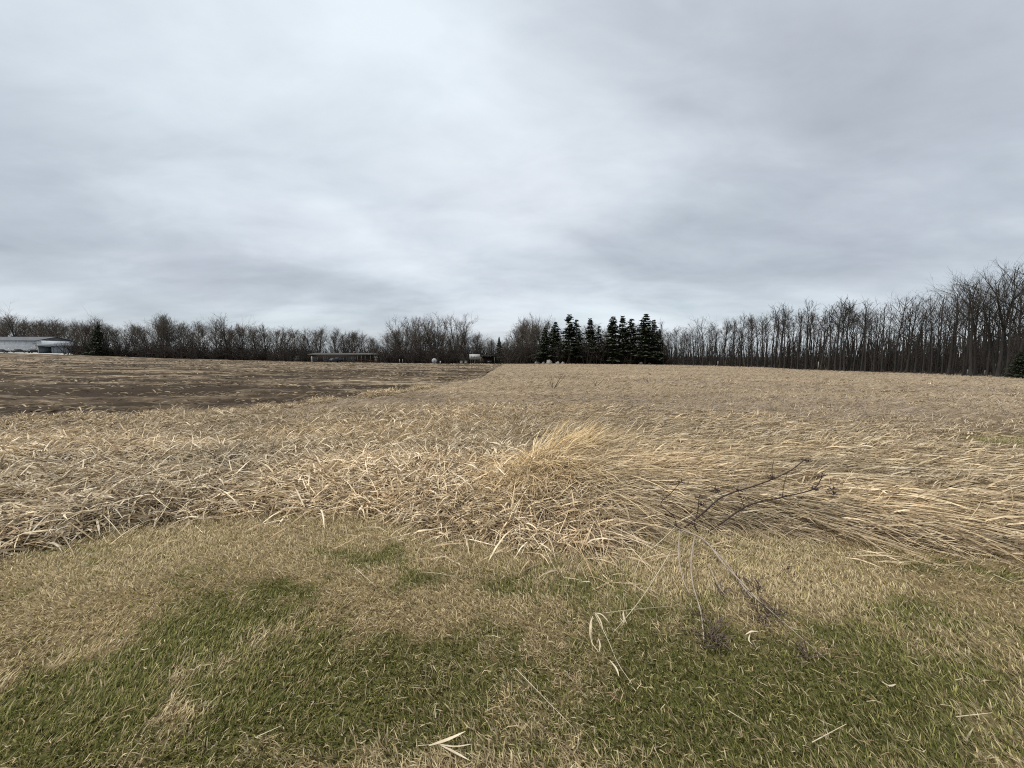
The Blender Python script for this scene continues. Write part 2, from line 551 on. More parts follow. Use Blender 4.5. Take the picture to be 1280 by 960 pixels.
GREEN = [  # picture column, row, half width, half height, amount: patches where the lawn is still green
    (280, 778, 75, 34, .75), (370, 733, 48, 13, .8), (468, 694, 42, 12, .75), (200, 822, 75, 40, .6), (70, 905, 130, 60, .6), (340, 860, 90, 45, .6),
    (705, 732, 75, 22, .55), (620, 742, 22, 8, .4), (535, 722, 34, 10, .5), (62, 688, 34, 7, .7), (860, 755, 60, 18, .35), (1130, 765, 90, 24, .45), (1252, 722, 60, 18, .55), (1150, 706, 40, 7, .5),
    (1060, 800, 80, 26, .4), (1190, 850, 110, 40, .45), (1080, 930, 160, 50, .3), (960, 850, 110, 40, .3), (590, 860, 190, 70, .22), (830, 840, 160, 70, .18), (1000, 900, 140, 50, .25), (470, 800, 40, 16, .2),
    (470, 900, 90, 40, .35), (1240, 790, 60, 24, .3), (760, 690, 30, 6, .4), (880, 800, 60, 18, .3), (1060, 845, 50, 20, .35),
    (640, 945, 260, 40, .16), (860, 930, 160, 40, .14), (30, 850, 60, 20, .35),
    (470, 765, 70, 34, -.55), (265, 845, 30, 22, -.75), (215, 893, 40, 16, -.75), (120, 740, 160, 30, -.15), (960, 725, 110, 26, -.25), (430, 668, 180, 12, -.35), (1230, 945, 70, 20, -.25), (110, 850, 40, 12, -.3)]
GB = []
for (a, b, c, d, e) in GREEN:
    p = gp(a, b); sx = abs(gp(a + c, b)[0] - p[0]); sy = abs(gp(a, b - d)[1] - gp(a, b + d)[1]) / 2
    GB.append((p[0], p[1], sx, sy, e))


def greenness(x, y):
    wx = x + 0.5 * (fbm(x * 3.5, y * 3.5, 71, 4, .6) - 0.5); wy = y + 0.45 * (fbm(x * 3.5, y * 3.5, 81, 4, .6) - 0.5)
    g = 0.12 + 0.19 * smooth(2.9, 1.8, y) + 0.75 * (fbm(x * 1.3, y * 1.9, 41, 4) - 0.5) + 0.35 * (fbm(x * 6, y * 7, 47, 3) - 0.5)
    for (cx, cy, sx, sy, e) in GB:
        g = g + e * np.exp(-(((wx - cx) / sx) ** 2 + ((wy - cy) / sy) ** 2))
    g = g + 0.75 * (fbm(x * 8, y * 8, 43, 4, 0.75) - 0.5)
    return 0.2 * np.clip(g, 0, 1) + 0.8 * smooth(0.15, 0.70, g)


# ---- the ground sheet: rings round the viewpoint, out to the horizon
radii = np.concatenate([[0.02], np.geomspace(0.5, 16, 170), np.geomspace(16.5, 220, 70), [300, 500, 900, 1800, 3500]])
angs = np.concatenate([np.linspace(-75, 75, 270), np.linspace(76.5, 283.5, 60), [285]]) * pi / 180
rr, aa = np.meshgrid(radii, angs, indexing='ij')
gx, gy = rr * np.sin(aa), rr * np.cos(aa)
gz = terrain(gx, gy) + 0.75 * mat_h(gx, gy) - 0.004
gz = gz - 0.10 * in_field(gx, gy)
gz = gz + 0.012 * (fbm(gx * 5, gy * 5, 3, 3) - 0.5) * (rr < 10)
GG = greenness(gx, gy)[..., None]
lawn_c = np.array((0.22, 0.17, 0.095)) * (1 - GG) + np.array((0.085, 0.090, 0.03)) * GG
d_ = (gy - reed_edge(gx))[..., None]
reed_c = np.array((0.12, 0.09, 0.055))
mead_c = np.array((0.26, 0.205, 0.135)) * (0.7 + 0.6 * fbm(gx * 0.25, gy * 0.6, 91, 4))[..., None]
cc = lawn_c * (1 - smooth(-0.1, 0.15, d_)) + reed_c * smooth(-0.1, 0.15, d_)
k_ = smooth(7, 13, gy)[..., None]
cc = cc * (1 - k_) + mead_c * k_
mw = np.clip(mown(gx, gy), 0, 1)[..., None]
cc = cc * (1 - mw) + np.array((0.12, 0.11, 0.055)) * mw
u_ = gx / np.maximum(gy, 1)
past = ((gy > edge_depth(u_) + 1) & (gy > 5))[..., None]
cc = np.where(past, np.array((0.060, 0.048, 0.035)), cc)
gme = grid_mesh('ground', np.stack([gx, gy, gz], -1).reshape(-1, 3), len(radii), len(angs), cc.reshape(-1, 3))
tag(link('ground', gme, M_ground), kind='structure')

# ---- the ploughed field sheet
nr, nc = 380, 170
ys = np.geomspace(7.8, 152, nr)
s_ = np.linspace(0, 1, nc) ** 1.4
fy, fs = np.meshgrid(ys, s_, indexing='ij')
fxr = field_right(fy)
fx = fxr + (-1.75 * fy - 12 - fxr) * fs
near_line = field_near(np.minimum(fx, -2.2))
fy = np.maximum(fy, near_line)          # rows stop at the grass bank
fy = np.minimum(fy, edge_depth(fx / np.maximum(fy, 1)) + 1.5)
ridge = fbm(fx * 0.30, fy * 2.3, 101, 4, 0.6) - 0.5
clod = fbm(fx * 3.0, fy * 5.0, 111, 3, 0.6) - 0.5
wave = 0.055 * np.sin(fy * 2 * pi / 0.76 + 2.0 * fbm(fx * 0.15, fy * 0.15, 7, 2))
fz = terrain(fx, fy) + 0.01 + (0.34 * ridge + 0.12 * clod + wave) * smooth(0, 0.03, fs)
fz = fz - 0.25 * (fs <= 0)
fc = 0.435 + 0.30 * (fbm(fx * 0.10, fy * 0.55, 121, 4, 0.6) - 0.5) + 0.045 * smooth(22, 60, fy) - 0.0 * fy
fme = grid_mesh('ploughed_field', np.stack([fx, fy, fz], -1).reshape(-1, 3), nr, nc, np.repeat(fc.reshape(-1, 1), 3, 1))
tag(link('ploughed_field', fme, M_field), kind='structure')

# gravel yard in front of the sheds
gt = Tubes()
a0, a1 = at(-120, 441.0, 156), at(96, 443.6, 149)
zt = float(max(a0[2], a1[2])) + 0.25
gt.face([(a0[0], a0[1], at(-120, 441.2, a0[1])[2]), (a1[0], a1[1], at(96, 443.2, a1[1])[2]), (a1[0] + 2, a1[1] + 30, at(96, 441.2, a1[1])[2] + .6), (a0[0] - 30, a0[1] + 30, at(-120, 439.6, a0[1])[2] + .6)])
tag(link('gravel_yard', gt.mesh('gravel_yard', False), M_gravel), kind='structure')


# ------------------------------------------------------------------ grass and reeds
def polar_points(n, r0, r1, half, power):
    """points round the viewpoint; density falls off as r**-power"""
    u = rng.random(n)
    e = 2 - power
    r = (r0 ** e + u * (r1 ** e - r0 ** e)) ** (1 / e) if abs(e) > 1e-6 else r0 * (r1 / r0) ** u
    a = (rng.random(n) * 2 - 1) * R(half)
    return r * np.sin(a), r * np.cos(a)


def pick(pal, wts, n):
    pal = np.array(pal); wts = np.array(wts, float); wts /= wts.sum()
    return pal[rng.choice(len(pal), n, p=wts)]


def unit(v): return v / (np.linalg.norm(v, axis=-1, keepdims=True) + 1e-9)


# ---- lawn
x, y = polar_points(300000, 0.9, 5.3, 68, 1.25)
keep = y < reed_edge(x) + 0.30 * rng.random(len(x)) - 0.02
mx_, my_ = MOWN[0] + 0.8 + rng.normal(0, 1.5, 26000), MOWN[1] + .2 + rng.normal(0, 0.75, 26000)
k2 = rng.random(26000) < mown(mx_, my_)
x = np.concatenate([x[keep], mx_[k2]]); y = np.concatenate([y[keep], my_[k2]])
n = len(x)
g = np.where(y > reed_edge(x) + 1.0, 0.38 + 0.4 * (fbm(x * 2, y * 2, 77, 3) - 0.5), greenness(x, y))
isg = rng.random(n) < (0.12 + 0.80 * g)
ln = np.where(isg, rng.uniform(0.024, 0.052, n), rng.uniform(0.022, 0.054, n)) * (0.8 + 0.5 * fbm(x * 3, y * 3, 13, 2))
comb = 2 * pi * fbm(x * 0.55, y * 0.55, 15, 2) * 1.6 - 1.0
ang = comb + rng.normal(0, 1.1, n)
lay = np.where(isg, rng.uniform(0.25, 1.15, n), rng.uniform(0.55, 1.5, n))          # lean from upright
dirh = np.stack([np.cos(ang), np.sin(ang), np.zeros(n)], 1)
up = np.array((0, 0, 1.0))
d1 = dirh * np.sin(lay * 0.75)[:, None] + up * np.cos(lay * 0.75)[:, None]
lay2 = np.minimum(lay * np.where(isg, 1.05, rng.uniform(0.85, 1.25, n)), 1.6)
d2 = dirh * np.sin(lay2)[:, None] + up * np.cos(lay2)[:, None]
z0 = terrain(x, y) + 0.75 * mat_h(x, y) + np.where(isg, -0.004, rng.uniform(-0.004, 0.022, n))
p0 = np.stack([x, y, z0], 1)
P = np.stack([p0, p0 + d1 * (ln * 0.55)[:, None], p0 + d1 * (ln * 0.55)[:, None] + d2 * (ln * 0.45)[:, None]], 1)
wd = rng.uniform(0.0024, 0.0052, n) * (1 + 0.25 * np.hypot(x, y) / 3)
W = np.stack([wd, wd * 0.85, wd * 0], 1)
tw = rng.normal(0, 0.6, n)
S = np.stack([-np.sin(ang + tw), np.cos(ang + tw), rng.normal(0, 0.25, n)], 1)
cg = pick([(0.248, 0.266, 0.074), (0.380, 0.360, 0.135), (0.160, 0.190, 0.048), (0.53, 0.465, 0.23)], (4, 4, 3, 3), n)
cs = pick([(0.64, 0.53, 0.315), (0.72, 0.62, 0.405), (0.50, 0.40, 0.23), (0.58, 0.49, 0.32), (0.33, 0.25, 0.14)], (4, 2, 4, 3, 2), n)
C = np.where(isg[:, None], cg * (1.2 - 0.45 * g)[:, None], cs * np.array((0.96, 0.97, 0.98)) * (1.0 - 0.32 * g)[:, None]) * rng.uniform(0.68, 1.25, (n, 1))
C3 = np.stack([C * 0.55, C, C * np.where(isg, 1.35, 1.15)[:, None]], 1)  # shade painted in at the roots, highlights on the tips
lawn_n = n
# clippings, straw bits and dead leaves lying in the lawn
nl_ = 1500
lx, ly = polar_points(nl_ * 2, 1.0, 5.0, 66, 1.3)
kl = ly < reed_edge(lx) + 0.05
lx, ly = lx[kl], ly[kl]; m_ = len(lx)
la = rng.uniform(-pi, pi, m_); ll = rng.uniform(0.03, 0.11, m_) * rng.uniform(.4, 1, m_); ltl = rng.normal(0, .12, m_)
lz = terrain(lx, ly) + rng.uniform(0.018, 0.04, m_)
ld = np.stack([np.cos(la), np.sin(la), ltl], 1); lp = np.stack([lx, ly, lz], 1)
lb = np.stack([-np.sin(la), np.cos(la), rng.normal(0, .3, m_)], 1)
bow = rng.normal(0, .12, m_)
P = np.concatenate([P, np.stack([lp, lp + ld * (ll * .5)[:, None] + lb * (ll * bow)[:, None], lp + ld * ll[:, None]], 1)])
lw = rng.uniform(0.002, 0.0045, m_)
W = np.concatenate([W, np.stack([lw, lw, lw * 0], 1)])
S = np.concatenate([S, lb])
lc = pick([(0.64, 0.55, 0.38), (0.52, 0.42, 0.26), (0.26, 0.18, 0.11), (0.38, 0.29, 0.17)], (2, 4, 2, 3), m_)
C3 = np.concatenate([C3, np.stack([lc * .9, lc, lc], 1)])
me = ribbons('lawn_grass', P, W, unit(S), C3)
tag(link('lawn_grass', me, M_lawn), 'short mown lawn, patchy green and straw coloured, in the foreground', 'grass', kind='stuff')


# ---- lodged reeds: flattened dry stems and leaves
def flow(x, y):
    """heading in which the reeds have fallen (radians, 0 = to the right)"""
    right = smooth(-0.3, 1.3, x)
    a = R(-70) * (1 - right) + R(-22) * right
    a = a + R(28) * smooth(4.5, 8, y) * right
    a = a + (fbm(x * 0.45, y * 0.6, 51, 3) - 0.5) * (2.6 * (1 - right) + 1.5 * right)
    return a


x, y = polar_points(195000, 2.4, 12.5, 63, 1.35)
d = y - reed_edge(x)
keep = (d > -0.4) & ~in_field(x, y) & (rng.random(len(x)) < (0.02 * (d < 0) + smooth(-0.05, 0.25, d)) * (1 - smooth(10, 15, np.hypot(x, y)) * 0.5)) & (rng.random(len(x)) > mown(x, y) * 1.3)
x, y, d = x[keep], y[keep], d[keep]
n = len(x)
right = smooth(-0.2, 1.6, x)
rad = np.hypot(x, y)
pk = np.exp(-((x - PEAK[0]) ** 2 / 0.35 + (y - PEAK[1] - .1) ** 2 / 0.45))
bank = 0.6 * smooth(5.6, 7.0, y) * (x < 2.2)                     # finer, more upright grass further back at the left and centre
fine = (rng.random(n) < np.clip(bank + 0.25 * right, 0, 1))
ang = flow(x, y) + rng.normal(0, 1, n) * (1.9 * (1 - right) + 0.38 * right) + np.where(fine, rng.normal(0, 0.6, n), 0)
ln = np.where(fine, rng.uniform(0.12, 0.32, n), rng.uniform(0.12, 0.36, n))
longs = (rng.random(n) < 0.05 + 0.42 * right) & (d > 0.2)
ln = np.where(longs, rng.uniform(0.35, 0.85, n), ln)
H = mat_h(x, y)
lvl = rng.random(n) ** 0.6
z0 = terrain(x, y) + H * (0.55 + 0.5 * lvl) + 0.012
rise = np.where(fine, rng.uniform(0.1, 1.0, n), rng.uniform(-0.2, 0.75, n) + rng.uniform(0, 0.4, n) * (1 - right))
rise = np.where(longs, rng.uniform(-0.03, 0.22, n), rise)
rise = rise + pk * rng.uniform(0.1, 0.8, n)
droop = np.where(fine, rng.uniform(0.2, 1.6, n), rng.uniform(0.3, 1.5, n))
droop = np.where(longs, rng.uniform(0.15, 0.6, n), droop) + pk * 0.4
K = 4
ts = np.linspace(0, 1, K)
pts = [np.stack([x, y, z0], 1)]
turn = rng.normal(0, 0.35, n) * np.where(longs, 0.6, 1)
for j in range(1, K):
    tm = (ts[j] + ts[j - 1]) / 2
    el = rise - droop * tm
    aj = ang + turn * tm
    st = np.stack([np.cos(aj) * np.cos(el), np.sin(aj) * np.cos(el), np.sin(el)], 1)
    pts.append(pts[-1] + st * (ln / (K - 1))[:, None])
P = np.stack(pts, 1)
# leaves come to rest on the mat or on the lawn, they do not sink into it
fl = terrain(P[..., 0], P[..., 1]) + 0.75 * mat_h(P[..., 0], P[..., 1]) + 0.008 + 0.02 * rng.random((n, 1))
P[..., 2] = np.maximum(P[..., 2], fl)
wd = np.where(fine, rng.uniform(0.0035, 0.007, n), rng.uniform(0.006, 0.016, n))
wd = np.where(longs, rng.uniform(0.004, 0.0095, n), wd) * (0.6 + rad / 9.5)
prof = np.array([0.6, 1.0, 0.8, 0.0])
W = wd[:, None] * prof[None]
tw = rng.normal(0, 0.7, n)
S = unit(np.stack([-np.sin(ang), np.cos(ang), np.tan(np.clip(tw, -1.2, 1.2))], 1))
cl = pick([(0.68, 0.60, 0.455), (0.60, 0.51, 0.37), (0.45, 0.36, 0.245), (0.33, 0.255, 0.165), (0.76, 0.70, 0.59), (0.18, 0.135, 0.09)], (4, 4, 3, 2.5, 2.2, 2), n)
cr = pick([(0.64, 0.53, 0.36), (0.55, 0.445, 0.285), (0.44, 0.345, 0.22), (0.31, 0.24, 0.15), (0.70, 0.61, 0.45), (0.19, 0.14, 0.085)], (3, 4, 4, 3, 1.2, 2), n)
cf = pick([(0.52, 0.41, 0.25), (0.44, 0.34, 0.21), (0.33, 0.255, 0.155), (0.60, 0.50, 0.33)], (3, 4, 3, 2), n)
cgold = np.array((0.60, 0.46, 0.25))
C = cl * (1 - right)[:, None] + cr * right[:, None]
C = np.where(fine[:, None], cf, C)
gold = np.clip(pk * 1.3, 0, 0.8)[:, None] * rng.random((n, 1))
C = C * (1 - gold) + cgold * gold
C = C * (np.array((1.03, 1.0, 0.93)) * (1 - right)[:, None] + right[:, None])
C = C * (0.44 + 0.62 * lvl)[:, None] * rng.uniform(0.82, 1.15, (n, 1))  # shade in the mat's gaps painted in: lower leaves darker
# patches of greyer and warmer growth
pt = fbm(x * 0.5, y * 0.8, 57, 3)[:, None]
C = C * (1 + (pt - 0.5) * np.array((0.62, 0.56, 0.48)))
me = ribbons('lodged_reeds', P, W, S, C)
reed_n = n
tag(link('lodged_reeds', me, M_reed), 'flattened dry tan reeds lying in a matted band behind the lawn', 'reeds', kind='stuff')

# ---- standing tuft of golden reeds at the crest of the mat
n = 760
tA, tB = gp(652, 612), gp(728, 566)
tt_ = rng.random(n) ** 0.8
x = tA[0] + (tB[0] - tA[0]) * tt_ + rng.normal(0, 0.11, n); y = tA[1] + (tB[1] - tA[1]) * tt_ + rng.normal(0, 0.16, n)
ang = R(5) + rng.normal(0, 0.55, n)
ln = rng.uniform(0.25, 0.80, n)
z0 = terrain(x, y) + mat_h(x, y) * 0.7
rise = rng.uniform(0.55, 1.4, n); droop = rng.uniform(0.6, 1.8, n)
K = 6
ts = np.linspace(0, 1, K); pts = [np.stack([x, y, z0], 1)]
for j in range(1, K):
    tm = (ts[j] + ts[j - 1]) / 2
    el = rise - droop * tm ** 1.5
    pts.append(pts[-1] + np.stack([np.cos(ang) * np.cos(el), np.sin(ang) * np.cos(el), np.sin(el)], 1) * (ln / (K - 1))[:, None])
P = np.stack(pts, 1)
wd = rng.uniform(0.005, 0.017, n)
W = wd[:, None] * np.array([0.5, 0.8, 1, 0.9, 0.6, 0])[None]
S = unit(np.stack([-np.sin(ang), np.cos(ang), rng.normal(0, .7, n)], 1))
C = pick([(0.60, 0.46, 0.25), (0.66, 0.55, 0.35), (0.48, 0.35, 0.18), (0.32, 0.23, 0.125), (0.74, 0.65, 0.46)], (4, 3, 3, 2, 1), n)
me = ribbons('reed_tuft', P, W, S, C)
tag(link('reed_tuft', me, M_reed), 'golden tuft of taller reeds leaning right at the crest of the mat', 'reeds', kind='stuff')

# ---- meadow behind, running back to the wood
x, y = polar_points(165000, 8.0, 128, 62, 1.72)
keep = ~in_field(x, y) & (y < edge_depth(x / np.maximum(y, 1)) + 2) & (y > 4.5) & (rng.random(len(x)) > mown(x, y) * 1.4) & (rng.random(len(x)) < smooth(7.5, 12, np.hypot(x, y)))
x, y = x[keep], y[keep]
n = len(x)
rad = np.hypot(x, y)
ang = R(8) + (fbm(x * 0.2, y * 0.3, 151, 3) - 0.5) * 3.2 + rng.normal(0, 0.55, n)
ln = rng.uniform(0.16, 0.42, n)
rise = rng.uniform(0.0, 0.55, n)
rise = rise + (rng.random(n) < 0.05) * rng.uniform(0.2, 0.6, n)
st1 = np.stack([np.cos(ang) * np.cos(rise), np.sin(ang) * np.cos(rise), np.sin(rise)], 1)
r2 = rise - rng.uniform(0.3, 1.0, n)
st2 = np.stack([np.cos(ang) * np.cos(r2), np.sin(ang) * np.cos(r2), np.sin(r2)], 1)
hm = 0.10 * fbm(x * 0.5, y * 1.1, 161, 3)
z0 = terrain(x, y) + 0.75 * mat_h(x, y) + hm * rng.random(n)
p0 = np.stack([x, y, z0], 1)
P = np.stack([p0, p0 + st1 * (ln * .55)[:, None], p0 + st1 * (ln * .55)[:, None] + st2 * (ln * .45)[:, None]], 1)
P[..., 2] = np.maximum(P[..., 2], terrain(P[..., 0], P[..., 1]) + 0.01)
wd = rng.uniform(0.004, 0.010, n) * (0.7 + rad / 15)
W = np.stack([wd * .7, wd, wd * 0], 1)
S = unit(np.stack([-np.sin(ang), np.cos(ang), rng.normal(0, 0.8, n)], 1))
C = pick([(0.50, 0.395, 0.25), (0.41, 0.325, 0.205), (0.32, 0.25, 0.16), (0.60, 0.50, 0.34), (0.18, 0.14, 0.095)], (4, 4, 3, 2, 3), n)  # darkest tone stands in for the shaded gaps between blades
grey = smooth(0.42, 0.62, fbm(x * 0.09, y * 0.22, 171, 4))[:, None]
C = C * (1 - grey) + C * np.array((0.80, 0.81, 0.88)) * grey
C = C * (0.45 + 1.0 * fbm(x * 0.30, y * 0.9, 181, 4, 0.65))[:, None]
C = C * np.array((0.80, 0.825, 0.925))
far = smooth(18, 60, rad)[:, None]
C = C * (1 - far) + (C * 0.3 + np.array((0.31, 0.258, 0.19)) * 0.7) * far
me = ribbons('meadow_grass', P, W, S, C)
mead_n = n
tag(link('meadow_grass', me, M_mead), 'dry tan meadow grass stretching back to the wood on the right', 'grass', kind='stuff')

# ---- crop residue strewn over the ploughed field
x, y = polar_points(120000, 9.5, 150, 66, 1.72)
keep = in_field(x, y) & (y < edge_depth(x / np.maximum(y, 1)) + 1) & (x > -1.8 * y - 10)
band = fbm(x * 0.12, y * 0.9, 191, 4, 0.6)
keep &= rng.random(len(x)) < smooth(0.40, 0.62, band) * 0.30 + 0.12
x, y = x[keep], y[keep]
n = len(x); rad = np.hypot(x, y)
ang = rng.uniform(-0.7, 0.7, n) + pi * (rng.random(n) < 0.5)
rise = np.abs(rng.normal(0, 0.22, n))
ln = rng.uniform(0.06, 0.24, n) * (1 + rad / 60)
st1 = np.stack([np.cos(ang) * np.cos(rise), np.sin(ang) * np.cos(rise), np.sin(rise)], 1)
p0 = np.stack([x, y, terrain(x, y) + 0.03 + 0.05 * rng.random(n)], 1)
P = np.stack([p0, p0 + st1 * (ln * .5)[:, None], p0 + st1 * ln[:, None] - up * (ln * rise * .4)[:, None]], 1)
wd = rng.uniform(0.01, 0.026, n) * (0.7 + rad / 14)
W = np.stack([wd * .8, wd, wd * 0], 1)
S = unit(np.stack([-np.sin(ang), np.cos(ang), rng.normal(0, 0.8, n)], 1))
C = pick([(0.27, 0.215, 0.14), (0.20, 0.158, 0.103), (0.14, 0.108, 0.072), (0.36, 0.295, 0.20)], (4, 4, 3, 1.5), n) * rng.uniform(.8, 1.1, (n, 1))
me = ribbons('crop_residue', P, W, S, C)
res_n = n
tag(link('crop_residue', me, M_mead), 'straw coloured crop residue strewn over the ploughed field', 'crop residue', kind='stuff')

# ---- grass bank along the near side of the ploughed field
def tussocks(tx, ty, per, size, wscale):
    """clumps of arching dry blades round each centre"""
    m = len(tx); n_ = m * per
    sz = np.repeat(size * rng.uniform(0.6, 1.25, m), per)
    ang_ = rng.uniform(-pi, pi, n_)
    rr_ = rng.random(n_) ** 0.6 * sz * 0.55
    x_ = np.repeat(tx, per) + np.cos(ang_) * rr_; y_ = np.repeat(ty, per) + np.sin(ang_) * rr_
    ang_ = ang_ * 1.0 + rng.normal(0, 0.7, n_)
    rise_ = np.clip(1.35 - rr_ / sz * 1.3 + rng.normal(0, .25, n_), 0.1, 1.5); droop_ = rng.uniform(0.5, 2.6, n_)
    ln_ = sz * rng.uniform(0.5, 1.2, n_)
    K_ = 5; tk = np.linspace(0, 1, K_); pts_ = [np.stack([x_, y_, terrain(x_, y_) + 0.6 * mat_h(x_, y_)], 1)]
    for j_ in range(1, K_):
        tm_ = (tk[j_] + tk[j_ - 1]) / 2
        el_ = rise_ - droop_ * tm_ ** 1.4
        pts_.append(pts_[-1] + np.stack([np.cos(ang_) * np.cos(el_), np.sin(ang_) * np.cos(el_), np.sin(el_)], 1) * (ln_ / (K_ - 1))[:, None])
    P_ = np.stack(pts_, 1)
    P_[..., 2] = np.maximum(P_[..., 2], terrain(P_[..., 0], P_[..., 1]) + 0.01)
    wd_ = rng.uniform(0.005, 0.012, n_) * wscale * (0.5 + np.hypot(x_, y_) / 8)
    W_ = wd_[:, None] * np.array([.6, 1, 1, .7, 0])[None]
    S_ = unit(np.stack([-np.sin(ang_), np.cos(ang_), rng.normal(0, .6, n_)], 1))
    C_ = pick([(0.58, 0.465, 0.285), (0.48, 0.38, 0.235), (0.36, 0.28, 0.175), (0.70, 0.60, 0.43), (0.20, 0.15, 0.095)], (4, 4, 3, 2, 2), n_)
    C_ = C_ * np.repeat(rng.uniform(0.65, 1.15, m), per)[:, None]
    return P_, W_, S_, np.stack([C_ * .6, C_ * .8, C_, C_ * 1.08, C_ * 1.1], 1)  # shade at the clump's foot put into the colour, darker towards the root


n0 = 1500
x = rng.uniform(-24, 1.6, n0)
fl_ = field_near(np.minimum(x, -2.2))
y = fl_ - 0.1 - np.abs(rng.normal(0, 1.15, n0)) * (0.7 + 0.05 * np.abs(x))
keep = (np.abs(np.arctan2(x, y)) < R(66)) & (y > 5.2) & (y < 20) & (fbm(x * .8, y * .8, 241, 2) > 0.36)
x, y = x[keep], y[keep]
bigc = fbm(x * 0.5, y * 0.5, 245, 3)
edge_ = np.exp(-((field_near(np.minimum(x, -2.2)) - y) / 0.6) ** 2) * smooth(.45, .62, fbm(x * 1.3, y * .4, 249, 2))
P, W, S, Ck = tussocks(x, y, 38, 0.15 + 0.30 * np.clip(bigc - 0.25, 0, 1) + 0.20 * edge_, 1.0)
n = len(P)
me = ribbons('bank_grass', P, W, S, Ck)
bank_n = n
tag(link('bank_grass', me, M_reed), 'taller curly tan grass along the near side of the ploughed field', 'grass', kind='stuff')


x, y = polar_points(1100, 7.5, 40, 60, 1.55)
keep = ~in_field(x, y) & (x > -3.5) & (y > 6) & (y < edge_depth(x / np.maximum(y, 1))) & (mown(x, y) < .3)
x, y = x[keep], y[keep]
P, W, S, Ck = tussocks(x, y, 22, 0.17, 0.75)
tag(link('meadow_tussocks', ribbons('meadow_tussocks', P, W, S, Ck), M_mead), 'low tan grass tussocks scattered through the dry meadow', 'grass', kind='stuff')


# ------------------------------------------------------------------ trees
def rot_dir(d, tilt, az):
    d = d / np.linalg.norm(d)
    ref = np.array((0, 0, 1.0)) if abs(d[2]) < 0.95 else np.array((1.0, 0, 0))
    a = np.cross(d, ref); a /= np.linalg.norm(a); b = np.cross(d, a)
    return d * math.cos(tilt) + (a * math.cos(az) + b * math.sin(az)) * math.sin(tilt)


def bare_tree_meshes(seed, H, first, spread, nlimb, ntwig, trunk_r, fork=0.0, upward=0.25, wiggle=0.05, stems=1, twig_r=0.016):
    """returns (trunk and limbs mesh, twig crown mesh) for a leafless tree of height H"""
    rs = np.random.RandomState(seed)
    T, Cw = Tubes(), Tubes()
    limbs = []

    def poly(p, d, length, k, bend, lift):
        pts = [p]; d = d / np.linalg.norm(d)
        for j in range(k):
            d = d + rs.normal(0, bend, 3) + np.array((0, 0, lift))
            d /= np.linalg.norm(d)
            pts.append(pts[-1] + d * length / k)
        return np.array(pts)

    for s in range(stems):
        d0 = np.array((0, 0, 1.0)) if stems == 1 else rot_dir(np.array((0, 0, 1.0)), rs.uniform(0.08, 0.42), s * 2 * pi / stems + rs.uniform(-.4, .4))
        hh = H * (rs.uniform(0.80, 1.0) if stems > 1 else 0.93)
        tr = poly(np.zeros(3) + (rs.normal(0, 0.2, 3) * (1, 1, 0) if stems > 1 else 0) - np.array((0, 0, 0.15)), d0, hh, 9, wiggle, 0.03)
        r0 = trunk_r * (0.7 if stems > 1 else 1)
        rad = r0 * (1 - np.linspace(0, 1, 10)) ** 0.8 + 0.022
        rad[0] *= 1.5
        T.tube(tr, rad, 6)
        nl = max(4, nlimb // stems)
        for i in range(nl):
            f = first + (0.97 - first) * ((i + rs.rand()) / nl)
            q = f * 9; j = min(int(q), 8); p = tr[j] + (tr[j + 1] - tr[j]) * (q - j)
            td = tr[j + 1] - tr[j]
            rel_ = (f - first) / (1 - first)
            ln_ = H * spread * (0.30 + 0.85 * math.sin(pi * min(1, 0.22 + 0.80 * rel_)) ** 0.8) * rs.uniform(0.7, 1.15)
            if i < fork * nl:
                ln_ *= 1.2
            dd = rot_dir(td, rs.uniform(0.5, 0.95) * (1 - 0.25 * f), i * 2.399 + rs.uniform(-.5, .5))
            lb = poly(p, dd, ln_, 5, 0.13, upward * 0.4)
            lr = max(0.03, r0 * (1 - f) ** 0.7 * 0.55)
            T.tube(lb, np.linspace(lr, 0.020, 6), 4)
            limbs.append((lb, ln_))
        limbs.append((tr[-4:], H * 0.25))
    tot = sum(l for _, l in limbs)
    for lb, ln_ in limbs:
        m = max(3, int(ntwig * ln_ / tot))
        for i in range(m):
            q = rs.uniform(0.18, 0.99) * (len(lb) - 1); j = int(q); p = lb[j] + (lb[j + 1] - lb[j]) * (q - j)
            dd = rot_dir(lb[j + 1] - lb[j], rs.uniform(0.3, 0.95), rs.uniform(0, 2 * pi))
            tl = ln_ * rs.uniform(0.28, 0.62)
            tw = poly(p, dd, tl, 3, 0.16, upward * 0.35)
            Cw.tube(tw, [twig_r * 1.35, twig_r, twig_r * 0.8, twig_r * 0.45], 3)
            for _ in range(3):
                q2 = rs.uniform(0.2, 0.95) * 3; j2 = min(int(q2), 2); p2 = tw[j2] + (tw[j2 + 1] - tw[j2]) * (q2 - j2)
                d2 = rot_dir(tw[j2 + 1] - tw[j2], rs.uniform(0.35, 0.9), rs.uniform(0, 2 * pi))
                t2 = poly(p2, d2, tl * rs.uniform(0.35, 0.7), 2, 0.15, upward * 0.3)
                Cw.tube(t2, [twig_r * 0.8, twig_r * 0.6, twig_r * 0.3], 3)
    return T.mesh('tree_trunk'), Cw.mesh('tree_crown')


def make_tree(name, var, loc, s, rz, label, cat, group, parts=('trunk', 'crown'), mats=None, sxy=None):
    o = bpy.data.objects.new(name, None)
    o.empty_display_size = 0.5
    col.objects.link(o)
    o.location = loc
    o.scale = (s * (sxy or 1), s * (sxy or 1), s)
    o.rotation_euler = (0, 0, rz)
    for pn, me_, mt in zip(parts, var, mats):
        link(pn, me_, mt, o)
    tag(o, label, cat, group)
    return o


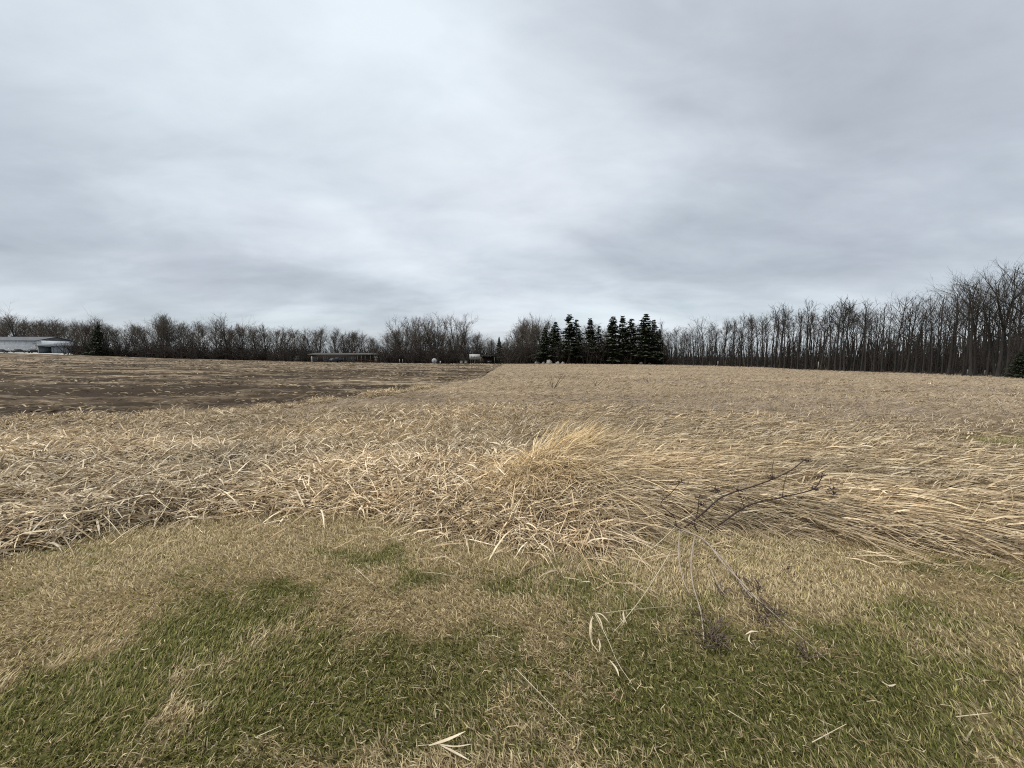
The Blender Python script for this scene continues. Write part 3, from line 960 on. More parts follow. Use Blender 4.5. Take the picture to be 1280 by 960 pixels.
WOOD = [bare_tree_meshes(100 + i, 12, 0.44 + 0.05 * (i % 3), 0.20, 11 + i % 4, 66, 0.11, 0.25, 0.26, 0.028) for i in range(6)]
WOODBIG = [bare_tree_meshes(200 + i, 12, 0.36, 0.32, 15, 95, 0.16, 0.35, 0.16, 0.045, twig_r=0.010) for i in range(4)]
WOODNEAR = [bare_tree_meshes(150 + i, 12, 0.40 + 0.06 * (i % 3), 0.24, 12 + i % 4, 60, 0.10, 0.3, 0.24, 0.032, twig_r=0.009) for i in range(5)]
FAR = [bare_tree_meshes(300 + i, 12, 0.15, 0.34, 24, 300, 0.20, 0.3, 0.20, 0.06, twig_r=0.021) for i in range(6)]
GNARL = [bare_tree_meshes(400 + i, 12, 0.25, 0.46, 16, 210, 0.36, 0.5, 0.12, 0.10) for i in range(2)]
FAN = [bare_tree_meshes(500 + i, 14, 0.22, 0.30, 40, 440, 0.20, 0.2, 0.20, 0.05, stems=7, twig_r=0.020) for i in range(3)]


def shrub_mesh(seed, H=4.0, wid=2.2, n=46):
    rs = np.random.RandomState(seed); T = Tubes()
    for i in range(n):
        d = rot_dir(np.array((0, 0, 1.0)), abs(rs.normal(0, 0.42)), rs.uniform(0, 2 * pi))
        p = np.array((rs.normal(0, wid * 0.28), rs.normal(0, wid * 0.28), -0.1)); pts = [p]
        ln_ = H * rs.uniform(0.55, 1.05)
        for j in range(4):
            d = d + rs.normal(0, 0.14, 3); d /= np.linalg.norm(d); pts.append(pts[-1] + d * ln_ / 4)
        T.tube(pts, [0.045, 0.035, 0.028, 0.02, 0.01], 3)
        for _ in range(9):
            q = rs.uniform(0.7, 3.95); j = int(q); b = pts[j] + (pts[j + 1] - pts[j]) * (q - j)
            dd = rot_dir(pts[j + 1] - pts[j], rs.uniform(.3, 1.1), rs.uniform(0, 2 * pi)); l2 = ln_ * rs.uniform(.12, .32)
            T.tube([b, b + dd * l2 * .5, b + (dd + rs.normal(0, .2, 3)) * l2], [0.022, 0.017, 0.008], 3)
    return T.mesh('shrub')


SHRUB = [shrub_mesh(600 + i) for i in range(5)]


def spruce_meshes(seed, H=12.0, bare=0.12, wid=0.19, dens=1.0):
    rs = np.random.RandomState(seed)
    T, Nd = Tubes(), Tubes()
    k = 8
    tr = np.array([(rs.normal(0, 0.04), rs.normal(0, 0.04), -0.15 + (H + .15) * j / k) for j in range(k + 1)])
    T.tube(tr, np.linspace(0.17, 0.02, k + 1), 6)
    z = H * bare
    while z < H * 0.995:
        f = (z - H * bare) / (H * (1 - bare))
        L_ = H * wid * (1 - f) ** 0.8 * rs.uniform(0.75, 1.15) + 0.12
        low = smooth(0.0, 0.35, f)
        nb = rs.randint(5, 8)
        for b in range(nb):
            if rs.rand() > (0.55 + 0.45 * low) * dens:
                continue
            az = rs.uniform(0, 2 * pi); l2 = L_ * rs.uniform(0.6, 1.2)
            dr = np.array((math.cos(az), math.sin(az), 0)); sd_ = np.array((-dr[1], dr[0], 0))
            droop = rs.uniform(0.15, 0.45) * (1 - f) - 0.25 * f
            seg = 4
            base = np.array((0, 0, z))
            line = [base + dr * l2 * t + np.array((0, 0, -droop * l2 * (t - 0.45 * t * t * 1.3))) for t in np.linspace(0, 1, seg + 1)]
            T.tube([line[0], line[2], line[4]], [0.03, 0.02, 0.008], 3)
            for j in range(seg):
                p, q = line[j], line[j + 1]
                for side in (-1, 1):
                    for _ in range(2):
                        wl = (0.20 + 0.22 * (1 - j / seg)) * l2 * rs.uniform(0.6, 1.2) + 0.10
                        o = p + (q - p) * rs.rand()
                        tip = o + sd_ * side * wl + dr * wl * 0.55 + np.array((0, 0, -rs.uniform(0.05, 0.5) * wl))
                        m = (o + tip) / 2 + np.array((0, 0, rs.uniform(-.04, .06)))
                        hw = 0.10 + 0.05 * rs.rand()
                        nrm = dr * hw + np.array((0, 0, rs.normal(0, hw * .8)))
                        Nd.face([o, m + nrm, tip, m - nrm])
                Nd.face([p + sd_ * .10, q + sd_ * .07 + np.array((0, 0, .05)), q - sd_ * .07, p - sd_ * .10 + np.array((0, 0, -.14))])
        z += H * rs.uniform(0.016, 0.030)
    return T.mesh('spruce_trunk'), Nd.mesh('spruce_crown', False)


SPR = [spruce_meshes(700 + i, 12, (0.10, 0.16, 0.08, 0.2)[i % 4], (0.16, 0.14, 0.19, 0.13)[i % 4], (.85, .68, .9, .6)[i % 4]) for i in range(5)]
SPR_WIDE = spruce_meshes(720, 12, 0.03, 0.26, 1.0)
EVERBUSH = spruce_meshes(730, 12, 0.01, 0.42, 1.0)


ORD = ['first', 'second', 'third', 'fourth', 'fifth', 'sixth', 'seventh', 'eighth', 'ninth', 'tenth', 'eleventh', 'twelfth', 'thirteenth', 'fourteenth', 'fifteenth',
       'sixteenth', 'seventeenth', 'eighteenth', 'nineteenth', 'twentieth']
ORD += ['twenty ' + w_ for w_ in ORD[:9]] + ['thirtieth'] + ['thirty ' + w_ for w_ in ORD[:9]] + ['fortieth'] + ['forty ' + w_ for w_ in ORD[:9]] + ['fiftieth'] + ['fifty ' + w_ for w_ in ORD[:9]]
ORD += ['sixtieth'] + ['sixty ' + w_ for w_ in ORD[:9]]


def number_off(lst, text, group):
    """front-row things get a label each, counted from left to right"""
    for i, (px_, o_) in enumerate(sorted(lst, key=lambda t: t[0])):
        o_['label'] = text % ORD[min(i, len(ORD) - 1)]
        o_['group'] = group


def base_at(px, extra):
    """ground point behind the field's far edge in that picture column, EXTRA metres deeper"""
    u = (px - 640) / F
    D = float(edge_depth(u)) + extra
    x = u * D
    return np.array((x, D, float(terrain(x, D)))), D


def height_for(px, top, D, zb): return at(px, top, D)[2] - zb


# ---- the wood on the right
TOPR = np.array([(815, 408), (870, 404), (900, 400), (930, 394), (950, 389), (1000, 384), (1050, 380), (1100, 378), (1130, 374), (1150, 376), (1170, 364), (1200, 352), (1240, 343), (1280, 333), (1400, 318)], float)
rs = np.random.RandomState(42)
MW = (M_bark_wood, M_twig_wood)
specials = [(1133, 0.5, 372, 'spreading bare tree in the wood, its crown fanning wide above the neighbours', 0),
            (1186, 0.0, 360, 'bare tree of the wood whose crown leans left, standing out on the wood edge', 1),
            (1214, -1.5, 350, 'thick dark trunk nearest the meadow, rooted in front of the wood edge', 2),
            (1248, 0.3, 340, 'tall dark trunk near the right end of the wood, left of the evergreen bush', 3),
            (1258, 1.6, 336, 'tallest bare tree at the right end, just left of the evergreen bush', 0),
            (1272, 1.0, 331, 'tall bare tree rising above the evergreen bush at the right edge', 1)]
for px, ex, top, lab, v in specials:
    p, D = base_at(px, ex)
    h = height_for(px, top, D, p[2])
    make_tree('bare_tree', WOODBIG[v], p, h / 12, rs.uniform(0, 6.28), lab, 'tree', 'trees of the wood on the right', mats=MW)
cnt = 0
front_wood = []
for row, (ex0, ex1, step, hs) in enumerate(((0, 2.5, 8.0, 1.06), (3, 9, 8.5, 1.05), (10, 22, 12.0, 1.02))):
    px = 818 + rs.uniform(0, 6)
    while px < (1330 if row < 2 else 1290):
        ex = rs.uniform(ex0, ex1)
        p, D = base_at(px, ex)
        top = np.interp(px, TOPR[:, 0], TOPR[:, 1])
        De = float(edge_depth((px - 640) / F))
        h = height_for(px, top, De, float(edge_z((px - 640) / F))) * hs * rs.uniform(0.78, 1.06)
        big = rs.rand() < 0.12
        var = WOODBIG[rs.randint(4)] if big else WOODNEAR[rs.randint(5)] if px > 1090 else WOOD[rs.randint(6)]
        if px < 905:
            lab, grp = 'slender bare tree in the far end of the wood, right of the spruces', 'trees at the far end of the wood'
        elif px < 1100:
            lab, grp = 'slender bare tree in the middle stretch of the wood on the right', 'trees in the middle of the wood'
        else:
            lab, grp = 'slender bare tree in the near stretch of the wood at the right', 'trees at the near end of the wood'
        o = make_tree('bare_tree', var, p, h / 12, rs.uniform(0, 6.28), lab, 'tree', grp, mats=MW, sxy=rs.uniform(.85, 1.15))
        if row == 0: front_wood.append((px, o))
        cnt += 1
        px += step * rs.uniform(0.55, 1.45) * (1.0 if px < 1090 else 1.55)

number_off(front_wood, '%s slender trunk along the front of the wood, counted right from the spruces', 'front trunks of the wood')

# undergrowth of poles and brush inside the wood: one dark mass
T = Tubes()
for i in range(5200):
    px = rs.uniform(812, 1330)
    ex = (1.5 if px < 1100 else 5.0) + 38 * rs.rand() ** 1.3
    p, D = base_at(px, ex)
    h = rs.uniform(1.2, 3.2) if rs.rand() < 0.45 else rs.uniform(3.0, 8.5) * min(1, D / 75 + 0.15)
    a_ = rs.normal(0, 0.10, 2); r_ = rs.uniform(0.02, 0.055) * (h / 5 + 0.4)
    m_ = p + np.array((a_[0] * h * .5 + rs.normal(0, .08), a_[1] * h * .5, h * .5))
    T.tube([p - (0, 0, .1), m_, p + np.array((a_[0] * h, a_[1] * h, h))], [r_, r_ * .8, r_ * .3], 3)
    for _ in range(2):
        q = p + np.array((a_[0] * h, a_[1] * h, h)) * rs.uniform(.3, .95)
        e = q + np.array((rs.normal(0, .5), rs.normal(0, .5), rs.uniform(.2, .9)))
        T.tube([q, e], [r_ * .5, r_ * .25], 3)
tag(link('undergrowth', T.mesh('undergrowth'), M_brush), 'dark leafless undergrowth filling the wood on the right', 'undergrowth', kind='stuff')

# ---- tree line behind the ploughed field
TOPL = np.array([(-150, 398), (0, 404), (20, 398), (45, 406), (60, 405), (80, 404), (110, 403), (140, 404), (160, 406), (200, 400), (215, 403), (240, 409), (270, 406), (290, 404), (320, 408),
                 (340, 413), (370, 414), (400, 415), (430, 417), (455, 421), (475, 425), (485, 415), (500, 404), (590, 410), (602, 424), (640, 423), (652, 406), (680, 404), (700, 400), (815, 402)], float)
MF = (M_bark_far, M_twig_far)


def zone(px):
    if px < 100: return 'fine crowned bare tree rising behind the sheds at far left', 'trees behind the sheds'
    if px < 190: return 'bare grey tree between the small spruce and the white gabled house', 'trees round the white gabled house'
    if px < 385: return 'bare tree in the dense belt between gabled and ranch house', 'trees of the dense belt'
    if px < 480: return 'bare brown tree standing behind the long brown ranch house', 'trees behind the ranch house'
    if px < 605: return 'small bare tree around the tall fan shaped clump', 'trees by the fan shaped clump'
    if px < 690: return 'bare tree between the fan shaped clump and the spruces', 'trees left of the spruces'
    return 'thin bare tree showing between the spruces', 'trees behind the spruces'


front_far = {}
for row, (ex0, ex1, step) in enumerate(((6, 12, 15), (14, 26, 15))):
    px = -60 + rs.uniform(0, 8)
    while px < 820:
        ex = rs.uniform(ex0, ex1)
        if px < 100: ex += 42                      # the sheds and their yard stand in front
        if 150 < px < 185 and row == 0: ex += 14
        if 380 < px < 478: ex += 16
        p, D = base_at(px, ex)
        top = np.interp(px, TOPL[:, 0], TOPL[:, 1])
        if 482 < px < 600: top = 415
        h = height_for(px, top, D, p[2]) * (rs.uniform(0.86, 1.12) if px < 690 else rs.uniform(.75, .95))
        lab, grp = zone(px)
        o = make_tree('bare_tree', FAR[rs.randint(6)], p, h / 12, rs.uniform(0, 6.28), lab, 'tree', grp, mats=MF, sxy=rs.uniform(.85, 1.2))
        if row == 0: front_far.setdefault(grp, []).append((px, o, lab))
        px += step * rs.uniform(0.6, 1.4) * (1.6 if px > 685 else 1)

for grp, l_ in front_far.items():
    number_off([(a, b) for a, b, _ in l_], l_[0][2] + ', %s from left', 'front ' + grp)

for px, ex, top, var, w_, lab in (
        (24, 44, 397, GNARL[0], .95, 'broad bare tree with fanning limbs above the white shed roof'),
        (70, 40, 404, GNARL[1], .8, 'bare tree with twisted limbs above the low blue grey shed'),
        (108, 14, 403, GNARL[0], .8, 'bare tree with dark forking limbs left of the small spruce'),
        (284, 6, 401, GNARL[1], 1.0, 'gnarled bare tree with thick crooked limbs above the dense tree belt'),
        (200, 10, 398, FAR[2], .8, 'tall bare tree just right of the white gabled house'),
        (216, 9, 401, FAR[4], .8, 'tall dark bare tree, second to the right of the gabled house'),
        (505, 9, 402, FAN[0], 1.0, 'left stem group of the tall fan shaped bare clump'),
        (545, 11, 398, FAN[1], 1.05, 'middle stem group of the tall fan shaped bare clump'),
        (572, 8, 399, FAN[2], .95, 'right stem group of the tall fan shaped bare clump'),
        (526, 16, 401, FAN[2], 1.0, 'rear stem group of the tall fan shaped bare clump'),
        (665, 10, 398, FAN[1], .62, 'bare upright tree standing clear just left of the spruces'),
        (651, 14, 405, FAR[1], .7, 'slim bare tree left of the upright tree by the spruces')):
    p, D = base_at(px, ex)
    h = height_for(px, top, D, p[2])
    h *= 1.0 if any(var is f for f in GNARL) else 1.10
    base_h = 14 if any(var is f for f in FAN) else 12
    make_tree('bare_tree', var, p, h / base_h, rs.uniform(0, 6.28), lab, 'tree', 'standout trees of the left tree line', mats=MF, sxy=w_)

# shrubs along the foot of the tree line
front_shrub = {}
px = 96
while px < 830:
    for row in range(2):
        if (114 < px < 138 or 158 < px < 182 or 386 < px < 474 or 584 < px < 622) and row == 0:
            continue
        ex = rs.uniform(1.5, 5) + row * 6 + (16 if 380 < px < 478 else 0)
        p, D = base_at(px + rs.uniform(-4, 4), ex)
        h = rs.uniform(3.5, 7.0)
        lab = ('leafless shrub at the foot of the belt left of ranch house' if px < 385 else
               'leafless shrub behind the ranch house' if px < 480 else
               'leafless shrub below the fan shaped clump' if px < 640 else 'leafless shrub among the spruce trunks')
        o = link('shrub', SHRUB[rs.randint(5)], M_brush, None, p)
        o.scale = (h / 4 * 1.25, h / 4 * 1.25, h / 4); o.rotation_euler = (0, 0, rs.uniform(0, 6.28))
        tag(o, label=lab, cat='shrub', group='shrubs ' + lab.split(' shrub ')[1])
        if row == 0: front_shrub.setdefault(lab, []).append((px, o))
    px += rs.uniform(8, 13)

for lab, l_ in front_shrub.items():
    number_off(l_, lab + ', %s from left', 'front shrubs ' + lab.split(' shrub ')[1])

# dark brush under the tree belt: one mass
T = Tubes()
for i in range(6000):
    px = rs.uniform(92, 830); ex = 2.5 + 26 * rs.rand() + (16 if 380 < px < 478 else 0) + (9 if 150 < px < 190 else 0)
    p, D = base_at(px, ex)
    h = rs.uniform(1.5, 7.5); a_ = rs.normal(0, 0.14, 2); r_ = rs.uniform(0.03, 0.06)
    tip = p + np.array((a_[0] * h, a_[1] * h, h))
    T.tube([p - (0, 0, .1), (p + tip) / 2 + np.array((rs.normal(0, .15), 0, 0)), tip], [r_, r_ * .8, r_ * .3], 3)
    for _ in range(2):
        q = p + (tip - p) * rs.uniform(.25, .95)
        T.tube([q, q + np.array((rs.normal(0, .6), rs.normal(0, .6), rs.uniform(.1, .9)))], [r_ * .5, r_ * .25], 3)
tag(link('brush', T.mesh('brush'), M_brush), 'dark leafless brush filling the foot of the left tree line', 'brush', kind='stuff')

# ---- evergreens
for px, top, ex, v, sx, mt, lab in (
        (681, 409, 1.0, 0, 1.0, 0, 'leftmost and shortest spruce of the dark row ahead'),
        (694, 402, 3.0, 2, .85, 1, 'duller spruce, second from left in the dark row'),
        (711, 393, 1.5, 1, 1.05, 0, 'tall pointed spruce, third from left in the dark row'),
        (720, 399, 4.0, 3, .9, 0, 'spruce close behind the tall pointed one, fourth from left in row'),
        (737, 398, 2.0, 1, .95, 0, 'loose crowned spruce right of the gap, fifth from left in row'),
        (748, 407, 3.5, 3, .9, 1, 'shorter thin spruce, sixth from left in the dark row'),
        (765, 395, 1.5, 4, .95, 0, 'narrow tipped spruce in the middle right of the dark row'),
        (777, 395, 3.0, 1, .95, 0, 'round tipped spruce, eighth from left in the dark row'),
        (788, 398, 1.0, 3, 1.1, 1, 'thin topped spruce, ninth from left in the dark row'),
        (806, 392, 0.5, 2, 1.15, 0, 'tallest dense spruce near the right end of the dark row'),
        (816, 399, 2.5, 0, .9, 0, 'slim spruce leaning on the tallest one, second from right in row'),
        (823, 411, 4.0, 4, .9, 1, 'rightmost spruce of the dark row, low and grey green')):
    p, D = base_at(px, ex); h = height_for(px, top, D, p[2])
    make_tree('spruce_tree', SPR[v], p, h / 12, rs.uniform(0, 6.28), lab, 'spruce', 'row of dark spruces', mats=(M_bark_sp, M_needle), sxy=sx * (1.8 if px < 800 else 1.5))
p, D = base_at(126, 0.8); h = height_for(126, 408, D, p[2])
make_tree('spruce_tree', SPR_WIDE, p, h / 12 * 1.05, 1.0, 'small dark cone shaped spruce right of the low blue grey shed', 'spruce', None, mats=(M_bark_sp, M_needle), sxy=1.15)
p, D = base_at(624, 8); h = height_for(624, 421, D, p[2])
make_tree('spruce_tree', SPR_WIDE, p, h / 12, 2.0, 'small pyramidal evergreen behind the white board', 'evergreen', None, mats=(M_bark_sp, M_needle), sxy=.8)
for px, top, ex, sx, lab in ((1274, 438, -0.5, .95, 'dark rounded evergreen bush at the right edge of the meadow'),
                             (112, 434, 2, .9, 'low dark evergreen bush left of the small spruce'),
                             (141, 436, 2, 1.0, 'low dark evergreen bush right of the small spruce')):
    p, D = base_at(px, ex); h = height_for(px, top, D, p[2])
    make_tree('evergreen_bush', EVERBUSH, p, h / 12, rs.uniform(0, 6), lab, 'bush', None, mats=(M_bark_sp, M_needle), sxy=sx)


# ------------------------------------------------------------------ buildings and small things
def thing(name, loc, rz, label, cat, group=None):
    o = bpy.data.objects.new(name, None); col.objects.link(o)
    o.location = loc; o.rotation_euler = (0, 0, rz)
    return tag(o, label, cat, group)


def part(name, parent, mat, *boxes):
    T = Tubes()
    for b in boxes: T.box(*b)
    return link(name, T.mesh(name, False), mat, parent)


def window(parent, x, z, w_, h_, y=0.0, frame=M_white2):
    f = part('window', parent, frame, (x - w_ / 2 - .1, x - w_ / 2, y - .06, y + .05, z - .1, z + h_ + .1), (x + w_ / 2, x + w_ / 2 + .1, y - .06, y + .05, z - .1, z + h_ + .1),
             (x - w_ / 2, x + w_ / 2, y - .06, y + .05, z + h_, z + h_ + .1), (x - w_ / 2, x + w_ / 2, y - .06, y + .05, z - .1, z), (x - .03, x + .03, y - .05, y + .05, z, z + h_))
    part('pane', f, M_glass, (x - w_ / 2, x - .03, y - .03, y + .02, z, z + h_), (x + .03, x + w_ / 2, y - .03, y + .02, z, z + h_))
    return f


# long white shed at far left (its front faces the field)
D = 168.0
bl, br = at(-150, 441, D), at(47, 440.4, D)
zb = float(br[2]) - 0.2
eave = float(at(30, 425.5, D)[2]) - zb
Lw = br[0] - bl[0]
sh = thing('metal_shed', (bl[0], D, zb), 0, 'long low white metal shed with grey roof at the far left', 'shed')
part('wall', sh, M_white, (0, Lw, 0, 14, 0, eave))
T = Tubes(); ov = 0.6
T.face([(-ov, -ov, eave), (Lw + ov, -ov, eave), (Lw + ov, 7, eave + 1.9), (-ov, 7, eave + 1.9)])
T.face([(-ov, 7, eave + 1.9), (Lw + ov, 7, eave + 1.9), (Lw + ov, 14 + ov, eave), (-ov, 14 + ov, eave)])
T.face([(-ov, -ov, eave - .35), (Lw + ov, -ov, eave - .35), (Lw + ov, -ov, eave), (-ov, -ov, eave)])
T.face([(Lw + .003, 0, eave), (Lw + .003, 14, eave), (Lw + .003, 7, eave + 1.75)])
link('roof', T.mesh('roof', False), M_roofgrey, sh)
part('door', sh, M_white2, (Lw - 1.6, Lw - .1, -.08, 0.02, 0, eave - 1.2))
for i in range(14):
    part('panel_rib', sh, M_white, (Lw * i / 14 + .5, Lw * i / 14 + .62, -.05, .02, 0, eave - .4))

# low blue grey shed
D2 = 160.0
bl, br = at(48, 441, D2), at(97, 441.8, D2)
zb = float(bl[2]) - .2; Lw = br[0] - bl[0]; ev = float(at(70, 432, D2)[2]) - zb
s2 = thing('open_shed', (bl[0], D2, zb), 0, 'low blue grey shed with an open dark bay and pale roof', 'shed')
part('wall', s2, M_bluegrey, (0, .25, 0, 8, 0, ev), (Lw * .34, Lw, 0, .25, 0, ev), (Lw - .25, Lw, .25, 8, 0, ev), (.25, Lw - .25, 7.7, 8, 0, ev))
part('bay', s2, M_bay_shade, (.25, Lw * .34, 5.0, 5.2, 0, ev))  # near-black sheet standing in for the shade inside the open bay
T = Tubes(); T.face([(-.4, -.6, ev + .05), (Lw + .4, -.6, ev + .05), (Lw + .4, 8.4, ev + 1.3), (-.4, 8.4, ev + 1.3)])
T.face([(-.4, -.6, ev - .25), (Lw + .4, -.6, ev - .25), (Lw + .4, -.6, ev + .05), (-.4, -.6, ev + .05)])
link('roof', T.mesh('roof', False), M_roofgrey, s2)
part('post', s2, M_white2, (Lw * .86, Lw * .86 + .2, -.15, -.02, 0, ev - .25))
part('post', s2, M_white2, (.05, .35, -.15, -.02, 0, ev - .25))
for i in range(6):
    part('panel_rib', s2, M_bluegrey, (Lw * (.38 + .1 * i), Lw * (.38 + .1 * i) + .12, -.06, .01, 0, ev - .3))


def car(loc, rz, label, group=None, s=1.0):
    o = thing('parked_car', loc, rz, label, 'car', group)
    o.scale = (s, s, s)
    T = Tubes(); T.prism([(-2.2, .35), (2.2, .35), (2.25, .7), (2.1, .95), (1.1, 1.02), (.55, 1.5), (-1.3, 1.52), (-1.95, 1.0), (-2.25, .9)], -.88, .88)
    link('body', T.mesh('car_body', False), M_car, o)
    for sy in (-1, 1):
        part('side_window', o, M_glass, (-1.25, .45, sy * .895 - .01, sy * .895 + .01, 1.05, 1.42))
        for sx in (-1.4, 1.4):
            T = Tubes(); T.tube([(sx, sy * .72, .33), (sx, sy * .92, .33)], [.33, .33], 14, True)
            w_ = link('wheel', T.mesh('wheel'), M_tyre, o)
            T = Tubes(); T.tube([(sx, sy * .90, .33), (sx, sy * .935, .33)], [.19, .19], 10, True)
            link('rim', T.mesh('rim'), M_roofgrey, w_)
    return o


def gzt(x, y): return float(terrain(x, y))


for px, yy, rz, lab in ((1, 440.6, .5, 'dark car at the picture edge in front of the white shed'), (24, 440.6, .9, 'dark car parked halfway along the white shed'), (44, 441, 1.35, 'dark car seen end on at the right end of the white shed')):
    p = at(px, yy, 164); car((p[0], 164, p[2] - .1), rz, lab, 'dark cars before the white shed')

# white gabled house among the trees
D3 = 146.0
p = at(169, 446, D3)
hs = thing('gabled_house', (p[0], D3, float(p[2])), R(28), 'small white gabled house with dark roof edges among the trees', 'house')
T = Tubes(); T.prism([(-2.6, 0), (2.6, 0), (2.6, 2.5), (0, 4.6), (-2.6, 2.5)], 0, 7)
link('wall', T.mesh('wall', False), M_white, hs)
T = Tubes()
T.face([(-3.0, -.35, 2.25), (0, -.35, 4.72), (0, 7.3, 4.72), (-3.0, 7.3, 2.25)]); T.face([(0, -.35, 4.72), (3.0, -.35, 2.25), (3.0, 7.3, 2.25), (0, 7.3, 4.72)])
T.face([(-3.0, -.36, 1.95), (0, -.36, 4.4), (0, -.36, 4.72), (-3.0, -.36, 2.25)]); T.face([(0, -.36, 4.4), (3.0, -.36, 1.95), (3.0, -.36, 2.25), (0, -.36, 4.72)])
link('roof', T.mesh('roof', False), M_shingle_d, hs)
window(hs, -.9, 1.0, .9, 1.2); window(hs, 1.1, 1.0, .9, 1.2)
p = at(204, 446, 147)
cp = thing('camper', (p[0], 147, float(p[2])), .2, 'pale camper half hidden behind shrubs right of the gabled house', 'camper')
T = Tubes(); T.prism([(-2.6, .5), (2.4, .5), (2.6, 1.2), (2.2, 2.4), (-2.3, 2.5), (-2.7, 1.6)], 0, 2.1); link('body', T.mesh('body', False), M_white2, cp)
for sx in (-.4, .4):
    T = Tubes(); T.tube([(sx, -.05, .35), (sx, .2, .35)], [.35, .35], 12, True); link('wheel', T.mesh('wheel'), M_tyre, cp)
part('window', cp, M_glass, (-1.6, -.4, -.03, .01, 1.4, 2.0))

# long brown ranch house
D4 = 131.0
p0_, p1_ = at(388, 453.6, D4), at(470, 454.6, D4 + 4)
zb = float(min(p0_[2], p1_[2])) - .15
Lw = math.hypot(p1_[0] - p0_[0], 4); rz = math.atan2(4, p1_[0] - p0_[0])
ev = float(at(400, 442.5, D4)[2]) - zb
rh = thing('ranch_house', (p0_[0], D4, zb), rz, 'long low brown ranch house with pale roof and white trimmed windows', 'house')
part('wall', rh, M_brown, (0, Lw, 0, 8, .9, ev))
part('foundation', rh, M_redbrown, (0, Lw, -.04, 8.04, 0, .9))
T = Tubes()
T.face([(-.6, -.9, ev - .1), (Lw + .6, -.9, ev - .1), (Lw - .6, 4, ev + 0.4), (.6, 4, ev + 0.4)])
T.face([(-.6, 8.9, ev - .1), (.6, 4, ev + 0.4), (Lw - .6, 4, ev + 0.4), (Lw + .6, 8.9, ev - .1)])
T.face([(-.6, -.9, ev - .1), (.6, 4, ev + .4), (-.6, 8.9, ev - .1)]); T.face([(Lw + .6, -.9, ev - .1), (Lw + .6, 8.9, ev - .1), (Lw - .6, 4, ev + .4)])
link('roof', T.mesh('roof', False), M_shingle, rh)
part('fascia', rh, M_shingle, (-.6, Lw + .6, -.93, -.88, ev - .32, ev - .1))
for fx_, ww in ((.08, 1.0), (.23, 1.3), (.46, 1.6), (.585, 1.4), (.655, 1.0)):
    window(rh, Lw * fx_, 1.45, ww, 1.0)
part('door', rh, M_white2, (Lw * .37, Lw * .37 + .95, -.05, .02, .5, 2.4))
for fx_ in (.72, .78, .84, .92, .985):
    part('porch_post', rh, M_post, (Lw * fx_ - .06, Lw * fx_ + .06, -.86, -.74, 0, ev - .32))
T = Tubes(); T.box(Lw * .62, Lw * .62 + .8, 3.6, 4.4, ev + .2, ev + 1.0); link('chimney', T.mesh('chimney', False), M_redbrown, rh)
p = at(420, 453.9, 127.5); car((p[0], 127.5, float(gzt(p[0], 127.5))), 1.2, 'dark car parked in front of the brown ranch house')

p = at(372, 453, 132)
gs = thing('garden_shed', (p[0], 132, gzt(p[0], 132)), .2, 'small pale low shed left of the brown ranch house', 'shed')
part('wall', gs, M_stone, (-1.2, 1.2, 0, 1.8, 0, 1.5))
T = Tubes(); T.prism([(-1.4, 1.45), (1.4, 1.45), (0, 2.1)], -.15, 1.95); link('roof', T.mesh('roof', False), M_shingle, gs)


def post_thing(name, px, py, D, h, r, mat, label, cat, ball=0.0):
    p = at(px, py, D); z = gzt(p[0], D)
    T = Tubes(); T.tube([(0, 0, -.1), (0, 0, h * .5), (0, 0, h)], [r, r, r * .9], 8, True)
    if not ball:
        o = link(name, T.mesh(name, False), mat, None, (p[0], D, z)); return tag(o, label, cat)
    o = thing(name, (p[0], D, z), 0, label, cat)
    link('post', T.mesh('post', False), M_post, o)
    T = Tubes(); T.tube([(0, -.14, h), (0, -.1, h), (0, .02, h)], [ball * .96, ball, ball * .45], 20, True)
    dd = link('dish', T.mesh('dish'), mat, o)
    T = Tubes(); T.tube([(0, -.55, h), (0, -.16, h)], [.05, .16], 8, True); link('receiver', T.mesh('receiver', False), M_roofgrey, dd)
    return o


post_thing('post', 390, 453, 126, 1.9, .16, M_white2, 'short white post at the left end of the ranch house', 'post')
post_thing('satellite_dish', 471, 454, 128, 1.7, .42, M_white2, 'small round white dish at the right end of the ranch house', 'dish', .42)
post_thing('satellite_dish', 543, 455, 118, 0.95, .07, M_white2, 'large round white dish low at the field edge', 'dish', .78)
post_thing('post', 550.5, 455, 117, .9, .17, M_white2, 'stubby white post right of the large round dish', 'post')
post_thing('post', 499.5, 454.5, 120, 1.35, .12, M_stone, 'thin pale post, left one of two left of the large dish', 'post')
post_thing('post', 503.5, 454.5, 120, 1.3, .08, M_stone, 'thin pale post, right one of two left of the large dish', 'post')
for px, lab in ((577, 'pale utility box, left of two by the white board'), (582.5, 'pale utility box, right of two beside the white board')):
    p = at(px, 455, 117); z = gzt(p[0], 117)
    T = Tubes(); T.box(-.38, .38, -.3, .3, -.05, .85); T.prism([(-.42, .85), (.42, .85), (.36, .98), (-.36, .98)], -.34, .34)
    tag(link('utility_box', T.mesh('utility_box', False), M_stone, None, (p[0], 117, z)), lab, 'box')

